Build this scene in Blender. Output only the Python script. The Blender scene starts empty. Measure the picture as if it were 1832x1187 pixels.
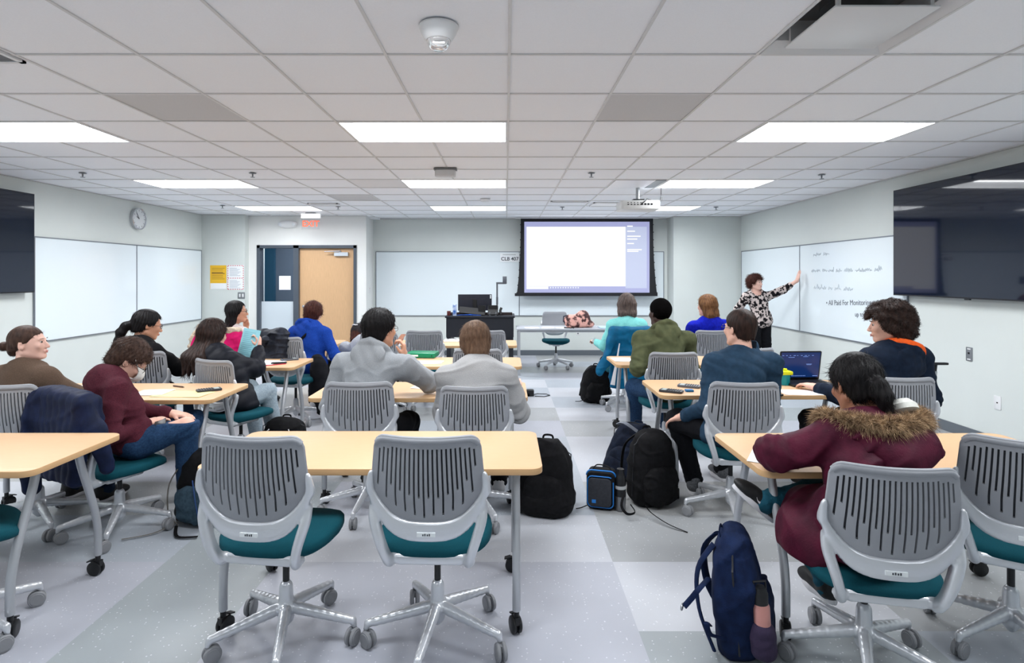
import bpy, math, random
import numpy as np
from mathutils import Vector, Matrix, Euler

random.seed(7); rng = np.random.default_rng(7)
SC = bpy.context.scene
COL = SC.collection
R = math.radians

# ------------------------------------------------------------------ camera, world, exposure
CAM_H = 1.58; F = 1025.0; VX = 905.0; VY = 494.0
cam_d = bpy.data.cameras.new('camera'); cam = bpy.data.objects.new('camera', cam_d); COL.objects.link(cam)
cam_d.sensor_fit = 'HORIZONTAL'; cam_d.sensor_width = 36.0; cam_d.lens = F / 1832 * 36.0
cam_d.shift_x = (916 - VX) / 1832; cam_d.shift_y = -(593.5 - VY) / 1832
cam_d.clip_start = 0.05; cam_d.clip_end = 60
cam.location = (0, 0, CAM_H); cam.rotation_euler = (R(90), 0, 0)
SC.camera = cam
w = bpy.data.worlds.new('world'); SC.world = w; w.use_nodes = True
w.node_tree.nodes['Background'].inputs[0].default_value = (0.85, 0.9, 1.0, 1)
w.node_tree.nodes['Background'].inputs[1].default_value = 0.25
SC.view_settings.view_transform = 'Standard'; SC.view_settings.look = 'None'
SC.view_settings.exposure = 0.96; SC.view_settings.gamma = 1.0
PANEL_E = 13.5      # strength of the ceiling troffers (the room's own light)

def at(px, py, Y):
    """world point seen at a photo pixel, at distance Y down the room"""
    return Vector(((px - VX) / F * Y, Y, CAM_H - (py - VY) / F * Y))

# ------------------------------------------------------------------ materials
def srgb(r, g, b):
    f = lambda c: (c / 255 / 12.92) if c / 255 <= 0.04045 else ((c / 255 + 0.055) / 1.055) ** 2.4
    return (f(r), f(g), f(b), 1.0)

MATS = {}
def mat(name, col, rough=0.5, metal=0.0, noise=0.0, nscale=40.0, bump=0.0, bscale=200.0, emit=None, estr=0.0,
        coat=0.0, trans=0.0, alpha=1.0, sheen=0.0, stretch=None, col2=None, spec=0.5, lo=0.35, hi=0.65, ior=1.45):
    if name in MATS: return MATS[name]
    m = bpy.data.materials.new(name); m.use_nodes = True; MATS[name] = m
    nt = m.node_tree; b = nt.nodes['Principled BSDF']
    c = srgb(*col) if max(col) > 1.0 else (*col, 1.0)
    b.inputs['Base Color'].default_value = c
    b.inputs['Roughness'].default_value = rough; b.inputs['Metallic'].default_value = metal
    b.inputs['Coat Weight'].default_value = coat; b.inputs['Transmission Weight'].default_value = trans
    b.inputs['Alpha'].default_value = alpha; b.inputs['Sheen Weight'].default_value = sheen
    b.inputs['Specular IOR Level'].default_value = spec; b.inputs['IOR'].default_value = ior
    if emit is not None:
        b.inputs['Emission Color'].default_value = srgb(*emit); b.inputs['Emission Strength'].default_value = estr
    if noise > 0 or bump > 0 or col2 is not None:
        tc = nt.nodes.new('ShaderNodeTexCoord'); mp = nt.nodes.new('ShaderNodeMapping')
        nt.links.new(tc.outputs['Object'], mp.inputs['Vector'])
        if stretch: mp.inputs['Scale'].default_value = stretch
    if noise > 0 or col2 is not None:
        n = nt.nodes.new('ShaderNodeTexNoise'); n.inputs['Scale'].default_value = nscale; n.inputs['Detail'].default_value = 4
        nt.links.new(mp.outputs[0], n.inputs['Vector'])
        cr = nt.nodes.new('ShaderNodeValToRGB'); nt.links.new(n.outputs['Fac'], cr.inputs[0])
        cr.color_ramp.elements[0].position = lo; cr.color_ramp.elements[1].position = hi
        if col2 is not None:
            cr.color_ramp.elements[0].color = c; cr.color_ramp.elements[1].color = srgb(*col2)
        else:
            cr.color_ramp.elements[0].color = tuple(max(0, x * (1 - noise)) for x in c[:3]) + (1,)
            cr.color_ramp.elements[1].color = tuple(min(1, x * (1 + noise)) for x in c[:3]) + (1,)
        nt.links.new(cr.outputs[0], b.inputs['Base Color'])
    if bump > 0:
        n2 = nt.nodes.new('ShaderNodeTexNoise'); n2.inputs['Scale'].default_value = bscale; n2.inputs['Detail'].default_value = 3
        nt.links.new(mp.outputs[0], n2.inputs['Vector'])
        bp = nt.nodes.new('ShaderNodeBump'); bp.inputs['Strength'].default_value = min(1.0, bump); bp.inputs['Distance'].default_value = 0.004
        nt.links.new(n2.outputs['Fac'], bp.inputs['Height']); nt.links.new(bp.outputs[0], b.inputs['Normal'])
    return m

# ------------------------------------------------------------------ mesh builder
class MB:
    def __init__(s): s.v = []; s.f = []; s.m = []; s.cur = 0
    def add(s, vs, fs):
        o = len(s.v); s.v += [tuple(p) for p in vs]; s.f += [tuple(i + o for i in f) for f in fs]; s.m += [s.cur] * len(fs); return s
    def box(s, x0, x1, y0, y1, z0, z1):
        vs = [(x, y, z) for z in (z0, z1) for y in (y0, y1) for x in (x0, x1)]
        return s.add(vs, [(0, 2, 3, 1), (4, 5, 7, 6), (0, 1, 5, 4), (2, 6, 7, 3), (0, 4, 6, 2), (1, 3, 7, 5)])
    def obox(s, c, hx, hy, hz, M=None):
        c = Vector(c); vs = []
        for z in (-hz, hz):
            for y in (-hy, hy):
                for x in (-hx, hx):
                    p = Vector((x, y, z)); vs.append(c + (M @ p if M is not None else p))
        return s.add(vs, [(0, 2, 3, 1), (4, 5, 7, 6), (0, 1, 5, 4), (2, 6, 7, 3), (0, 4, 6, 2), (1, 3, 7, 5)])
    def quad(s, a, b, c, d): return s.add([a, b, c, d], [(0, 1, 2, 3)])
    def tube(s, pts, r, n=12, caps=True, flat=1.0, up=None):
        pts = [Vector(p) for p in pts]; rs = r if isinstance(r, (list, tuple)) else [r] * len(pts)
        rings = []; prev = None
        for i, p in enumerate(pts):
            d = (pts[min(i + 1, len(pts) - 1)] - pts[max(i - 1, 0)]).normalized()
            if prev is None:
                ref = Vector(up) if up else (Vector((0, 0, 1)) if abs(d.z) < 0.9 else Vector((0, 1, 0)))
                a = d.cross(ref).normalized()
            else:
                a = (prev - d * prev.dot(d)).normalized()
            prev = a; b = d.cross(a)
            rings.append([p + (a * math.cos(t) + b * math.sin(t) * flat) * rs[i] for t in [2 * math.pi * k / n for k in range(n)]])
        vs = [q for rg in rings for q in rg]; fs = []
        for i in range(len(pts) - 1):
            for k in range(n):
                fs.append((i * n + k, i * n + (k + 1) % n, (i + 1) * n + (k + 1) % n, (i + 1) * n + k))
        if caps:
            fs.append(tuple(reversed(range(n)))); fs.append(tuple(range((len(pts) - 1) * n, len(pts) * n)))
        return s.add(vs, fs)
    def lathe(s, prof, c=(0, 0, 0), M=None, n=24):
        c = Vector(c); vs = []
        for (r, z) in prof:
            for k in range(n):
                t = 2 * math.pi * k / n; p = Vector((r * math.cos(t), r * math.sin(t), z)); vs.append(c + (M @ p if M is not None else p))
        fs = []
        for i in range(len(prof) - 1):
            for k in range(n): fs.append((i * n + k, i * n + (k + 1) % n, (i + 1) * n + (k + 1) % n, (i + 1) * n + k))
        if prof[0][0] > 1e-5: fs.append(tuple(reversed(range(n))))
        if prof[-1][0] > 1e-5: fs.append(tuple(range((len(prof) - 1) * n, len(prof) * n)))
        return s.add(vs, fs)
    def prism(s, outline, z0, z1, bev=0.0, M=None, c=(0, 0, 0)):
        """outline: ccw list of (x,y); soft top and bottom edges when bev > 0"""
        n = len(outline); cx = sum(p[0] for p in outline) / n; cy = sum(p[1] for p in outline) / n; c = Vector(c)
        def ring(z, ins):
            out = []
            for (x, y) in outline:
                L = math.hypot(x - cx, y - cy) or 1
                out.append((x - (x - cx) / L * ins, y - (y - cy) / L * ins, z))
            return out
        rg = [ring(z0, bev), ring(z0 + bev * .3, bev * .3), ring(z0 + bev, 0), ring(z1 - bev, 0), ring(z1 - bev * .3, bev * .3), ring(z1, bev)] if bev > 0 else [ring(z0, 0), ring(z1, 0)]
        vs = [c + (M @ Vector(p) if M is not None else Vector(p)) for r_ in rg for p in r_]; fs = []
        for i in range(len(rg) - 1):
            for k in range(n): fs.append((i * n + k, i * n + (k + 1) % n, (i + 1) * n + (k + 1) % n, (i + 1) * n + k))
        fs.append(tuple(reversed(range(n)))); fs.append(tuple(range((len(rg) - 1) * n, len(rg) * n)))
        return s.add(vs, fs)
    def build(s, name, m, parent=None, smooth=True, angle=35, loc=None, rotz=0):
        me = bpy.data.meshes.new(name); me.from_pydata(s.v, [], s.f); me.validate()
        for x in (m if isinstance(m, (list, tuple)) else [m]): me.materials.append(x)
        if isinstance(m, (list, tuple)) and len(me.polygons) == len(s.m): me.polygons.foreach_set('material_index', s.m)
        if smooth:
            me.polygons.foreach_set('use_smooth', [True] * len(me.polygons)); me.set_sharp_from_angle(angle=R(angle))
        o = bpy.data.objects.new(name, me); COL.objects.link(o)
        if parent is not None: o.parent = parent
        if loc is not None: o.location = loc
        o.rotation_euler.z = rotz
        return o

def rrect(hx, hy, r, n=6, cx=0, cy=0):
    out = []
    for (sx, sy, a0) in ((1, 1, 0), (-1, 1, 90), (-1, -1, 180), (1, -1, 270)):
        for k in range(n + 1):
            a = R(a0 + 90 * k / n); out.append((cx + sx * (hx - r) + r * math.cos(a), cy + sy * (hy - r) + r * math.sin(a)))
    return out

def tag(o, label=None, cat=None, group=None, kind=None):
    if label: o['label'] = label
    if cat: o['category'] = cat
    if group: o['group'] = group
    if kind: o['kind'] = kind
    return o
def thing(name, label, cat, loc=(0, 0, 0), rotz=0.0, group=None):
    o = bpy.data.objects.new(name, None); COL.objects.link(o); o.location = loc; o.rotation_euler.z = rotz
    o.empty_display_size = 0.1
    return tag(o, label, cat, group)
def kids(o): return [c for c in COL.objects if c.parent == o]
def copy_tree(o, parent=None):
    c = o.copy(); COL.objects.link(c)
    if parent is not None: c.parent = parent
    for ch in kids(o):
        if ch.get('no_copy'): continue
        copy_tree(ch, c)
    return c
def struct(o): o['kind'] = 'structure'; return o

# ------------------------------------------------------------------ signed-distance sculpting (numpy), meshed with surface nets
def V3(p): return np.array([p[0], p[1], p[2]], dtype=np.float32)
def wob(P, f, seed=0):
    """cheap smooth 3-D noise, about -1..1"""
    r = np.random.default_rng(seed); out = 0
    for k in range(4):
        d = r.normal(size=3); d /= np.linalg.norm(d); ph = r.uniform(0, 6.28, 2); e = r.normal(size=3); e /= np.linalg.norm(e)
        q = P[..., 0] * d[0] + P[..., 1] * d[1] + P[..., 2] * d[2]; q2 = P[..., 0] * e[0] + P[..., 1] * e[1] + P[..., 2] * e[2]
        out = out + np.sin(q * f + ph[0] + 1.3 * np.sin(q2 * f * 0.7 + ph[1]))
    return out / 4
class Field:
    def __init__(s, lo, hi, vox):
        s.lo = V3(lo); s.vox = vox; s.n = np.maximum(4, np.ceil((V3(hi) - s.lo) / vox).astype(int) + 1)
        s.d = np.full(tuple(s.n), 9.0, dtype=np.float32)
    def _slice(s, a, b):
        i0 = np.clip(np.floor((a - s.lo) / s.vox).astype(int), 0, s.n); i1 = np.clip(np.ceil((b - s.lo) / s.vox).astype(int) + 1, 0, s.n)
        if np.any(i1 <= i0): return None, None
        sl = tuple(slice(int(i0[k]), int(i1[k])) for k in range(3))
        g = np.meshgrid(*[s.lo[k] + s.vox * np.arange(i0[k], i1[k], dtype=np.float32) for k in range(3)], indexing='ij')
        return sl, np.stack(g, -1)
    def put(s, a, b, fn, k=0.0, op='u'):
        m = k + 3 * s.vox + 0.01
        sl, P = s._slice(a - m, b + m)
        if sl is None: return s
        d = fn(P).astype(np.float32); o = s.d[sl]
        if op == 'u':
            if k > 0:
                h = np.clip(0.5 + 0.5 * (o - d) / k, 0, 1); s.d[sl] = np.where(o > 8, d, o * (1 - h) + d * h - k * h * (1 - h))
            else: s.d[sl] = np.minimum(o, d)
        else:
            d = -d
            if k > 0:
                h = np.clip(0.5 - 0.5 * (o - d) / k, 0, 1); s.d[sl] = o * (1 - h) + d * h + k * h * (1 - h)
            else: s.d[sl] = np.maximum(o, d)
        return s
    def cap(s, a, b, ra, rb=None, k=0.0, op='u', disp=None):
        a = V3(a); b = V3(b); rb = ra if rb is None else rb; ab = b - a; L2 = float(ab @ ab) + 1e-9; rm = max(ra, rb) + (0.02 if disp else 0)
        def fn(P):
            t = np.clip(((P - a) @ ab) / L2, 0, 1); q = P - a - t[..., None] * ab
            d = np.sqrt((q * q).sum(-1)) - (ra + (rb - ra) * t)
            return d + disp(P, t) if disp else d
        return s.put(np.minimum(a, b) - rm, np.maximum(a, b) + rm, fn, k, op)
    def ell(s, c, r, M=None, k=0.0, op='u', disp=None, p=2.0):
        c = V3(c); r = V3(r); Mi = None if M is None else np.array(M.to_3x3().transposed(), dtype=np.float32)
        rm = float(max(r)) + (0.02 if disp else 0) if M is not None else r + (0.02 if disp else 0)
        def fn(P):
            q = P - c
            if Mi is not None: q = q @ Mi.T
            u = np.abs(q / r)
            if p == 2.0:
                k0 = np.sqrt((u * u).sum(-1)); k1 = np.sqrt(((q / (r * r)) ** 2).sum(-1)) + 1e-6; d = k0 * (k0 - 1) / k1
            else:
                k0 = (u ** p).sum(-1) ** (1 / p); d = (k0 - 1) * float(min(r))
            return d + disp(P, q) if disp else d
        return s.put(c - rm, c + rm, fn, k, op)
    def box(s, c, h, rad=0.01, M=None, k=0.0, op='u', disp=None):
        c = V3(c); h = V3(h); Mi = None if M is None else np.array(M.to_3x3().transposed(), dtype=np.float32)
        rm = float(np.linalg.norm(h)) + (0.02 if disp else 0) if M is not None else h + (0.02 if disp else 0)
        def fn(P):
            q = P - c
            if Mi is not None: q = q @ Mi.T
            u = np.abs(q) - (h - rad)
            d = np.sqrt((np.maximum(u, 0) ** 2).sum(-1)) + np.minimum(u.max(-1), 0) - rad
            return d + disp(P, q) if disp else d
        return s.put(c - rm, c + rm, fn, k, op)
    def all(s, fn):
        g = np.meshgrid(*[s.lo[k] + s.vox * np.arange(s.n[k], dtype=np.float32) for k in range(3)], indexing='ij')
        P = np.stack(g, -1); s.d = fn(P, s.d).astype(np.float32); return s
    def near(s, fn, band=0.05):
        """displace only close to the surface"""
        idx = np.nonzero(np.abs(s.d) < band)
        P = s.lo + s.vox * np.stack(idx, -1).astype(np.float32)
        s.d[idx] = s.d[idx] + fn(P).astype(np.float32); return s
    def mesh(s):
        d = s.d; n = d.shape; neg = d < 0
        for ax in range(3):
            for e in (0, -1):
                sl = [slice(None)] * 3; sl[ax] = e; neg[tuple(sl)] = False
        # active cells
        c = np.zeros(tuple(k - 1 for k in n), dtype=np.int8)
        for i in (0, 1):
            for j in (0, 1):
                for k in (0, 1): c += neg[i:n[0] - 1 + i, j:n[1] - 1 + j, k:n[2] - 1 + k]
        act = (c > 0) & (c < 8); ci = np.nonzero(act); N = len(ci[0])
        if N == 0: return np.zeros((0, 3)), np.zeros((0, 4), int)
        ids = -np.ones(c.shape, dtype=np.int32); ids[ci] = np.arange(N)
        base = np.stack(ci, -1); acc = np.zeros((N, 3), dtype=np.float32); cnt = np.zeros(N, dtype=np.float32)
        cs = [(i, j, k) for i in (0, 1) for j in (0, 1) for k in (0, 1)]
        vals = {q: d[base[:, 0] + q[0], base[:, 1] + q[1], base[:, 2] + q[2]] for q in cs}
        sg = {q: neg[base[:, 0] + q[0], base[:, 1] + q[1], base[:, 2] + q[2]] for q in cs}
        for q in cs:
            for ax in range(3):
                if q[ax] == 0:
                    q2 = list(q); q2[ax] = 1; q2 = tuple(q2)
                    cross = sg[q] != sg[q2]; va = vals[q]; vb = vals[q2]
                    den = va - vb; t = np.where(np.abs(den) > 1e-9, va / np.where(np.abs(den) > 1e-9, den, 1), 0.5); t = np.clip(t, 0, 1)
                    p = np.tile(np.array(q, dtype=np.float32), (N, 1)); p[:, ax] = t
                    acc += np.where(cross[:, None], p, 0); cnt += cross
        verts = (base + acc / np.maximum(cnt, 1)[:, None]) * s.vox + s.lo
        faces = []
        for ax in range(3):
            a = [slice(0, n[0]), slice(0, n[1]), slice(0, n[2])]; b = list(a); a[ax] = slice(0, n[ax] - 1); b[ax] = slice(1, n[ax])
            A = neg[tuple(a)]; B = neg[tuple(b)]; cr = A != B
            e = np.stack(np.nonzero(cr), -1); fl = A[cr]
            u, v = [(1, 2), (2, 0), (0, 1)][ax]
            ok = (e[:, u] > 0) & (e[:, v] > 0) & (e[:, u] < n[u] - 1) & (e[:, v] < n[v] - 1); e = e[ok]; fl = fl[ok]
            def cid(du, dv):
                q = e.copy(); q[:, u] -= du; q[:, v] -= dv; return ids[q[:, 0], q[:, 1], q[:, 2]]
            f = np.stack([cid(1, 1), cid(0, 1), cid(0, 0), cid(1, 0)], -1)
            f = np.where(fl[:, None], f, f[:, ::-1]); faces.append(f)
        F_ = np.concatenate(faces); F_ = F_[(F_ >= 0).all(1)]
        return verts, F_
    def build(s, name, m, parent=None, relax=1, islands=None, matfn=None):
        v, f = s.mesh()
        if relax and len(v):
            for _ in range(relax):   # light Laplacian polish
                acc = np.zeros_like(v); cnt = np.zeros(len(v))
                for a, b in ((0, 1), (1, 2), (2, 3), (3, 0)):
                    np.add.at(acc, f[:, a], v[f[:, b]]); np.add.at(acc, f[:, b], v[f[:, a]])
                    np.add.at(cnt, f[:, a], 1); np.add.at(cnt, f[:, b], 1)
                v = v * 0.5 + acc / np.maximum(cnt, 1)[:, None] * 0.5
        me = np_mesh(name, v, f)
        ms = m if isinstance(m, (list, tuple)) else [m]
        for x in ms: me.materials.append(x)
        if matfn is not None and len(f):
            cen = v[f].mean(1); me.polygons.foreach_set('material_index', matfn(cen).astype(np.int32))
        o = bpy.data.objects.new(name, me); COL.objects.link(o)
        if parent is not None:
            o.parent = parent; o.matrix_parent_inverse = Matrix.Identity(4)
        o['_v'] = 0; del o['_v']
        s.v, s.f = v, f
        return o
def np_mesh(name, v, f, smooth=True):
    me = bpy.data.meshes.new(name); me.vertices.add(len(v)); me.vertices.foreach_set('co', np.asarray(v, dtype=np.float32).ravel())
    k = f.shape[1] if len(f) else 4
    me.loops.add(f.size); me.loops.foreach_set('vertex_index', f.astype(np.int32).ravel())
    me.polygons.add(len(f)); me.polygons.foreach_set('loop_start', np.arange(len(f), dtype=np.int32) * k)
    me.polygons.foreach_set('use_smooth', np.full(len(f), smooth)); me.update(calc_edges=True); me.validate()
    return me
def text(body, name, m, loc, size, rot=(R(90), 0, 0), parent=None, ext=0.001, align='CENTER', bold=0.0):
    c = bpy.data.curves.new(name, 'FONT'); c.body = body; c.size = size; c.extrude = ext; c.align_x = align; c.align_y = 'CENTER'; c.offset = bold
    o = bpy.data.objects.new(name, c); COL.objects.link(o); c.materials.append(m)
    me = bpy.data.meshes.new_from_object(o.evaluated_get(bpy.context.evaluated_depsgraph_get())); bpy.data.objects.remove(o)
    o = bpy.data.objects.new(name, me); COL.objects.link(o); o.location = loc; o.rotation_euler = rot
    if not me.materials: me.materials.append(m)
    if parent is not None: o.parent = parent
    return o
# ================================================================== THE ROOM
ZC = 2.714; TT = 0.635; Y0 = 2.943; X0 = 0.018      # ceiling height, tile pitch, grid origin
XL = -5.66; XR = 4.50; YB = 11.40; YD = 10.83; YP = 10.96; YREAR = -3.6
wall_m = mat('wall_paint', (212, 218, 215), 0.55, noise=0.01, nscale=3, bump=0.06, bscale=350)
wall_w = mat('door_wall_paint', (230, 231, 229), 0.55, noise=0.01, nscale=3, bump=0.06, bscale=350)
base_m = mat('rubber_baseboard', (98, 105, 112), 0.45, bump=0.05)
tile_m = mat('ceiling_tile', (245, 247, 251), 0.9, noise=0.012, nscale=160, bump=0.12, bscale=500)
grid_m = mat('ceiling_grid', (216, 216, 216), 0.5, noise=0.02, nscale=20)
grille_m = mat('perforated_tile', (204, 204, 205), 0.7, noise=0.05, nscale=400, bump=0.2, bscale=900)

# floor: vinyl tiles in six pale tones
FT = 0.617
def floor_mat(name, c):
    m = bpy.data.materials.new(name); m.use_nodes = True; nt = m.node_tree; b = nt.nodes['Principled BSDF']
    b.inputs['Roughness'].default_value = 0.36; b.inputs['Specular IOR Level'].default_value = 0.42
    tc = nt.nodes.new('ShaderNodeTexCoord'); n = nt.nodes.new('ShaderNodeTexNoise'); n.inputs['Scale'].default_value = 3.0
    n.inputs['Detail'].default_value = 6; nt.links.new(tc.outputs['Object'], n.inputs['Vector'])
    vo = nt.nodes.new('ShaderNodeTexVoronoi'); vo.inputs['Scale'].default_value = 55; nt.links.new(tc.outputs['Object'], vo.inputs['Vector'])
    vc = nt.nodes.new('ShaderNodeSeparateColor'); nt.links.new(vo.outputs['Color'], vc.inputs[0])
    lt = nt.nodes.new('ShaderNodeMath'); lt.operation = 'LESS_THAN'; nt.links.new(vo.outputs['Distance'], lt.inputs[0]); lt.inputs[1].default_value = 0.19
    gt = nt.nodes.new('ShaderNodeMath'); gt.operation = 'GREATER_THAN'; nt.links.new(vc.outputs[0], gt.inputs[0]); gt.inputs[1].default_value = 0.68
    mu = nt.nodes.new('ShaderNodeMath'); mu.operation = 'MULTIPLY'; nt.links.new(lt.outputs[0], mu.inputs[0]); nt.links.new(gt.outputs[0], mu.inputs[1])
    mu2 = nt.nodes.new('ShaderNodeMath'); mu2.operation = 'MULTIPLY'; nt.links.new(mu.outputs[0], mu2.inputs[0]); mu2.inputs[1].default_value = 0.55
    cr = nt.nodes.new('ShaderNodeValToRGB'); nt.links.new(n.outputs['Fac'], cr.inputs[0])
    k = srgb(*c); cr.color_ramp.elements[0].position = 0.3; cr.color_ramp.elements[1].position = 0.7
    cr.color_ramp.elements[0].color = tuple(x * 0.97 for x in k[:3]) + (1,); cr.color_ramp.elements[1].color = tuple(min(1, x * 1.03) for x in k[:3]) + (1,)
    mx = nt.nodes.new('ShaderNodeMix'); mx.data_type = 'RGBA'; nt.links.new(mu2.outputs[0], mx.inputs[0]); nt.links.new(cr.outputs[0], mx.inputs[6])
    mx.inputs[7].default_value = srgb(225, 228, 232); nt.links.new(mx.outputs[2], b.inputs['Base Color'])
    return m
FM = [floor_mat('vinyl_' + n, c) for n, c in (('light', (184, 187, 194)), ('lavender', (168, 171, 181)), ('mid', (157, 160, 163)), ('blue', (163, 170, 179)), ('green', (150, 157, 161)), ('warm', (162, 164, 165)))]
def tone(ix, iy):
    # ix counts columns of FT from X=.59 ; iy rows from Y=2.546
    Rr = {-1: 4, 0: 0, 1: 2, 2: 5, 3: 0, 4: 0, 5: 2, 6: 0, 7: 3, 8: 0, 9: 3}
    Ll = {-1: 1, 0: 1, 1: 0, 2: 3, 3: 3, 4: 3, 5: 1, 6: 2, 7: 0, 8: 3, 9: 0}
    if ix in (0, 1) and iy in Rr: return Rr[iy]
    if ix in (-1, -2) and iy in Ll: return Ll[iy]
    if iy in (-1, 0):
        if ix <= -5: return 1
        if ix == -4: return 4
        if ix == -3: return 1 if iy == 0 else 1
    if iy in (1, 2) and ix == -4: return 4
    h = (ix // 2 * 73856093 ^ iy * 19349663 ^ (ix // 4) * 83492791) & 1023
    return [0, 1, 2, 5, 3, 2, 1, 4][h % 8]
mb = MB()
i0 = int(math.floor((XL - 0.59) / FT)); i1 = int(math.ceil((XR - 0.59) / FT)); j0 = int(math.floor((YREAR - 2.546) / FT)); j1 = int(math.ceil((YB - 2.546) / FT))
for i in range(i0, i1):
    for j in range(j0, j1):
        xa = max(XL, 0.59 + i * FT); xb = min(XR, 0.59 + (i + 1) * FT); ya = max(YREAR, 2.546 + j * FT); yb = min(YB, 2.546 + (j + 1) * FT)
        if xb <= xa or yb <= ya: continue
        mb.cur = tone(i, j); mb.quad((xa, ya, 0), (xb, ya, 0), (xb, yb, 0), (xa, yb, 0))
mb.cur = 0; mb.box(XL, XR, YREAR, YB, -0.12, -0.004)
struct(mb.build('floor', FM, smooth=False))

# walls
T = 0.14
def wallbox(name, x0, x1, y0, y1, m=None, z0=0, z1=None):
    b = MB(); b.box(x0, x1, y0, y1, z0, z1 if z1 else ZC + 0.4); return struct(b.build(name, m or wall_m, smooth=False))
wallbox('wall_left', XL - T, XL, YREAR, YB)
wallbox('wall_right', XR, XR + T, YREAR, YB)
wallbox('wall_back', XL - T, XR + T, YREAR - T, YREAR)
wallbox('wall_front', -2.64, 3.21, YB, YB + T)
wallbox('pillar_front_right', 3.21, XR, YP, YB + T)
wallbox('pillar_front_left', XL, -4.86, 10.66, YB + T)
# door wall with an opening for the door and its sidelight
DX0 = at(460, 0, YD).x; DX1 = at(638, 0, YD).x; DZ = at(0, 439, YD).z
b = MB(); b.box(-4.86, DX0, YD, YD + 0.18, 0, ZC + .4); b.box(DX1, -2.64, YD, YB + T, 0, ZC + .4); b.box(DX0, DX1, YD, YD + 0.18, DZ, ZC + .4)
struct(b.build('wall_door_side', wall_w, smooth=False))
# baseboards
def baseb(name, *a): b = MB(); b.box(*a, 0, 0.10); b.box(a[0], a[1], a[2], a[3], 0.10, 0.103); struct(b.build(name, base_m, smooth=False))
baseb('baseboard_left', XL, XL + .012, YREAR, 10.66); baseb('baseboard_right', XR - .012, XR, YREAR, YP)
baseb('baseboard_front', -2.64, 3.21, YB - .012, YB); baseb('baseboard_pillar', 3.198, XR, YP - .012, YP)
baseb('baseboard_corner', XL, -4.848, 10.648, 10.66); baseb('baseboard_door_left', -4.86, DX0, YD - .012, YD); baseb('baseboard_door_right', DX1, -2.628, YD - .012, YD)

# ------------------------------------------------------------------ ceiling: tiles in a T-bar grid, openings where fixtures sit
def gx(k): return X0 + k * TT
def gy(n): return Y0 + n * TT
LIGHTS = [(k, n) for n in (-6, -2, 2, 6, 10) for k in (-7, -2, 3)]
holes = set()
for k, n in LIGHTS: holes.add((k, n)); holes.add((k + 1, n))
holes.add((2, -1))
GR = {(-4, 1), (1, 1), (-4, 8)}
mb = MB(); zt = ZC + 0.007
kx0 = int(math.floor((XL - X0) / TT)); kx1 = int(math.ceil((XR - X0) / TT)); ny0 = int(math.floor((YREAR - Y0) / TT)); ny1 = int(math.ceil((YB - Y0) / TT))
for k in range(kx0, kx1):
    for n in range(ny0, ny1):
        if (k, n) in holes: continue
        xa, xb, ya, yb = max(XL, gx(k)), min(XR, gx(k + 1)), max(YREAR, gy(n)), min(YB, gy(n + 1))
        if xb <= xa or yb <= ya: continue
        mb.cur = 2 if (k, n) in GR else (3 if (k, n) == (-3, 6) else 0)
        mb.quad((xa, ya, zt), (xa, yb, zt), (xb, yb, zt), (xb, ya, zt))
mb.cur = 1; hw = 0.0075
for k in range(kx0, kx1 + 1):
    x = gx(k)
    if not (XL < x < XR): continue
    segs = [(YREAR, YB)]
    for (lk, ln) in LIGHTS:
        if lk + 1 == k:
            segs = [s for a, b_ in segs for s in ((a, min(b_, gy(ln))), (max(a, gy(ln + 1)), b_)) if s[1] > s[0]]
    for a, b_ in segs: mb.box(x - hw, x + hw, a, b_, ZC, ZC + 0.0065)
for n in range(ny0, ny1 + 1):
    y = gy(n)
    if YREAR < y < YB: mb.box(XL, XR, y - hw, y + hw, ZC + 0.0004, ZC + 0.0066)
mb.cur = 0; mb.box(XL, XR, YREAR, YB, ZC + 0.36, ZC + 0.4)
soft_t = mat('perforated_tile_pale', (230, 230, 231), 0.8, noise=0.03, nscale=300)
struct(mb.build('ceiling', [tile_m, grid_m, grille_m, soft_t], smooth=False))
b = MB()
for (x0, x1, y0, y1) in ((XL, XL + .018, YREAR, 10.66), (XR - .018, XR, YREAR, YP), (-2.64, 3.21, YB - .018, YB), (3.192, XR, YP - .018, YP), (-4.86, -2.622, YD - .018, YD), (XL, -4.86, 10.642, 10.66)):
    b.box(x0, x1, y0, y1, ZC - 0.002, ZC + 0.004)
struct(b.build('trim_1', mat('wall_angle', (196, 196, 196), .5), smooth=False))

# troffers
white_m = mat('white_enamel', (226, 227, 228), 0.35)
lens_m = mat('light_lens', (250, 250, 250), 0.5, emit=(249, 252, 255), estr=PANEL_E)
def troffer():
    t = thing('ceiling_light', '', 'ceiling light')
    W = TT; L = TT / 2; e = 0.014; d = 0.075
    b = MB(); z = -0.003
    for (x0, x1, y0, y1) in ((-W + .006, -W + e + .006, -L + .006, L - .006), (W - e - .006, W - .006, -L + .006, L - .006), (-W + e, W - e, -L + .006, -L + e + .006), (-W + e, W - e, L - e - .006, L - .006)):
        b.box(x0, x1, y0, y1, z, 0.006)
    b.build('frame', white_m, t, smooth=False)
    b = MB(); x1, y1 = W - e, L - e; x2, y2 = W - .05, L - .05
    o = [(-x1, -y1), (x1, -y1), (x1, y1), (-x1, y1)]; q = [(-x2, -y2), (x2, -y2), (x2, y2), (-x2, y2)]
    for k in range(4):
        a, c = o[k], o[(k + 1) % 4]; a2, c2 = q[k], q[(k + 1) % 4]
        b.quad((a[0], a[1], 0.0), (c[0], c[1], 0.0), (c2[0], c2[1], d), (a2[0], a2[1], d))
    b.box(-W + .002, W - .002, -L + .002, L - .002, d + .012, d + .05)
    b.build('reflector', white_m, t, smooth=False)
    b = MB(); b.quad((-x2, -y2, d - .001), (-x2, y2, d - .001), (x2, y2, d - .001), (x2, -y2, d - .001)); b.build('lens', lens_m, t, smooth=False)
    return t
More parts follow.
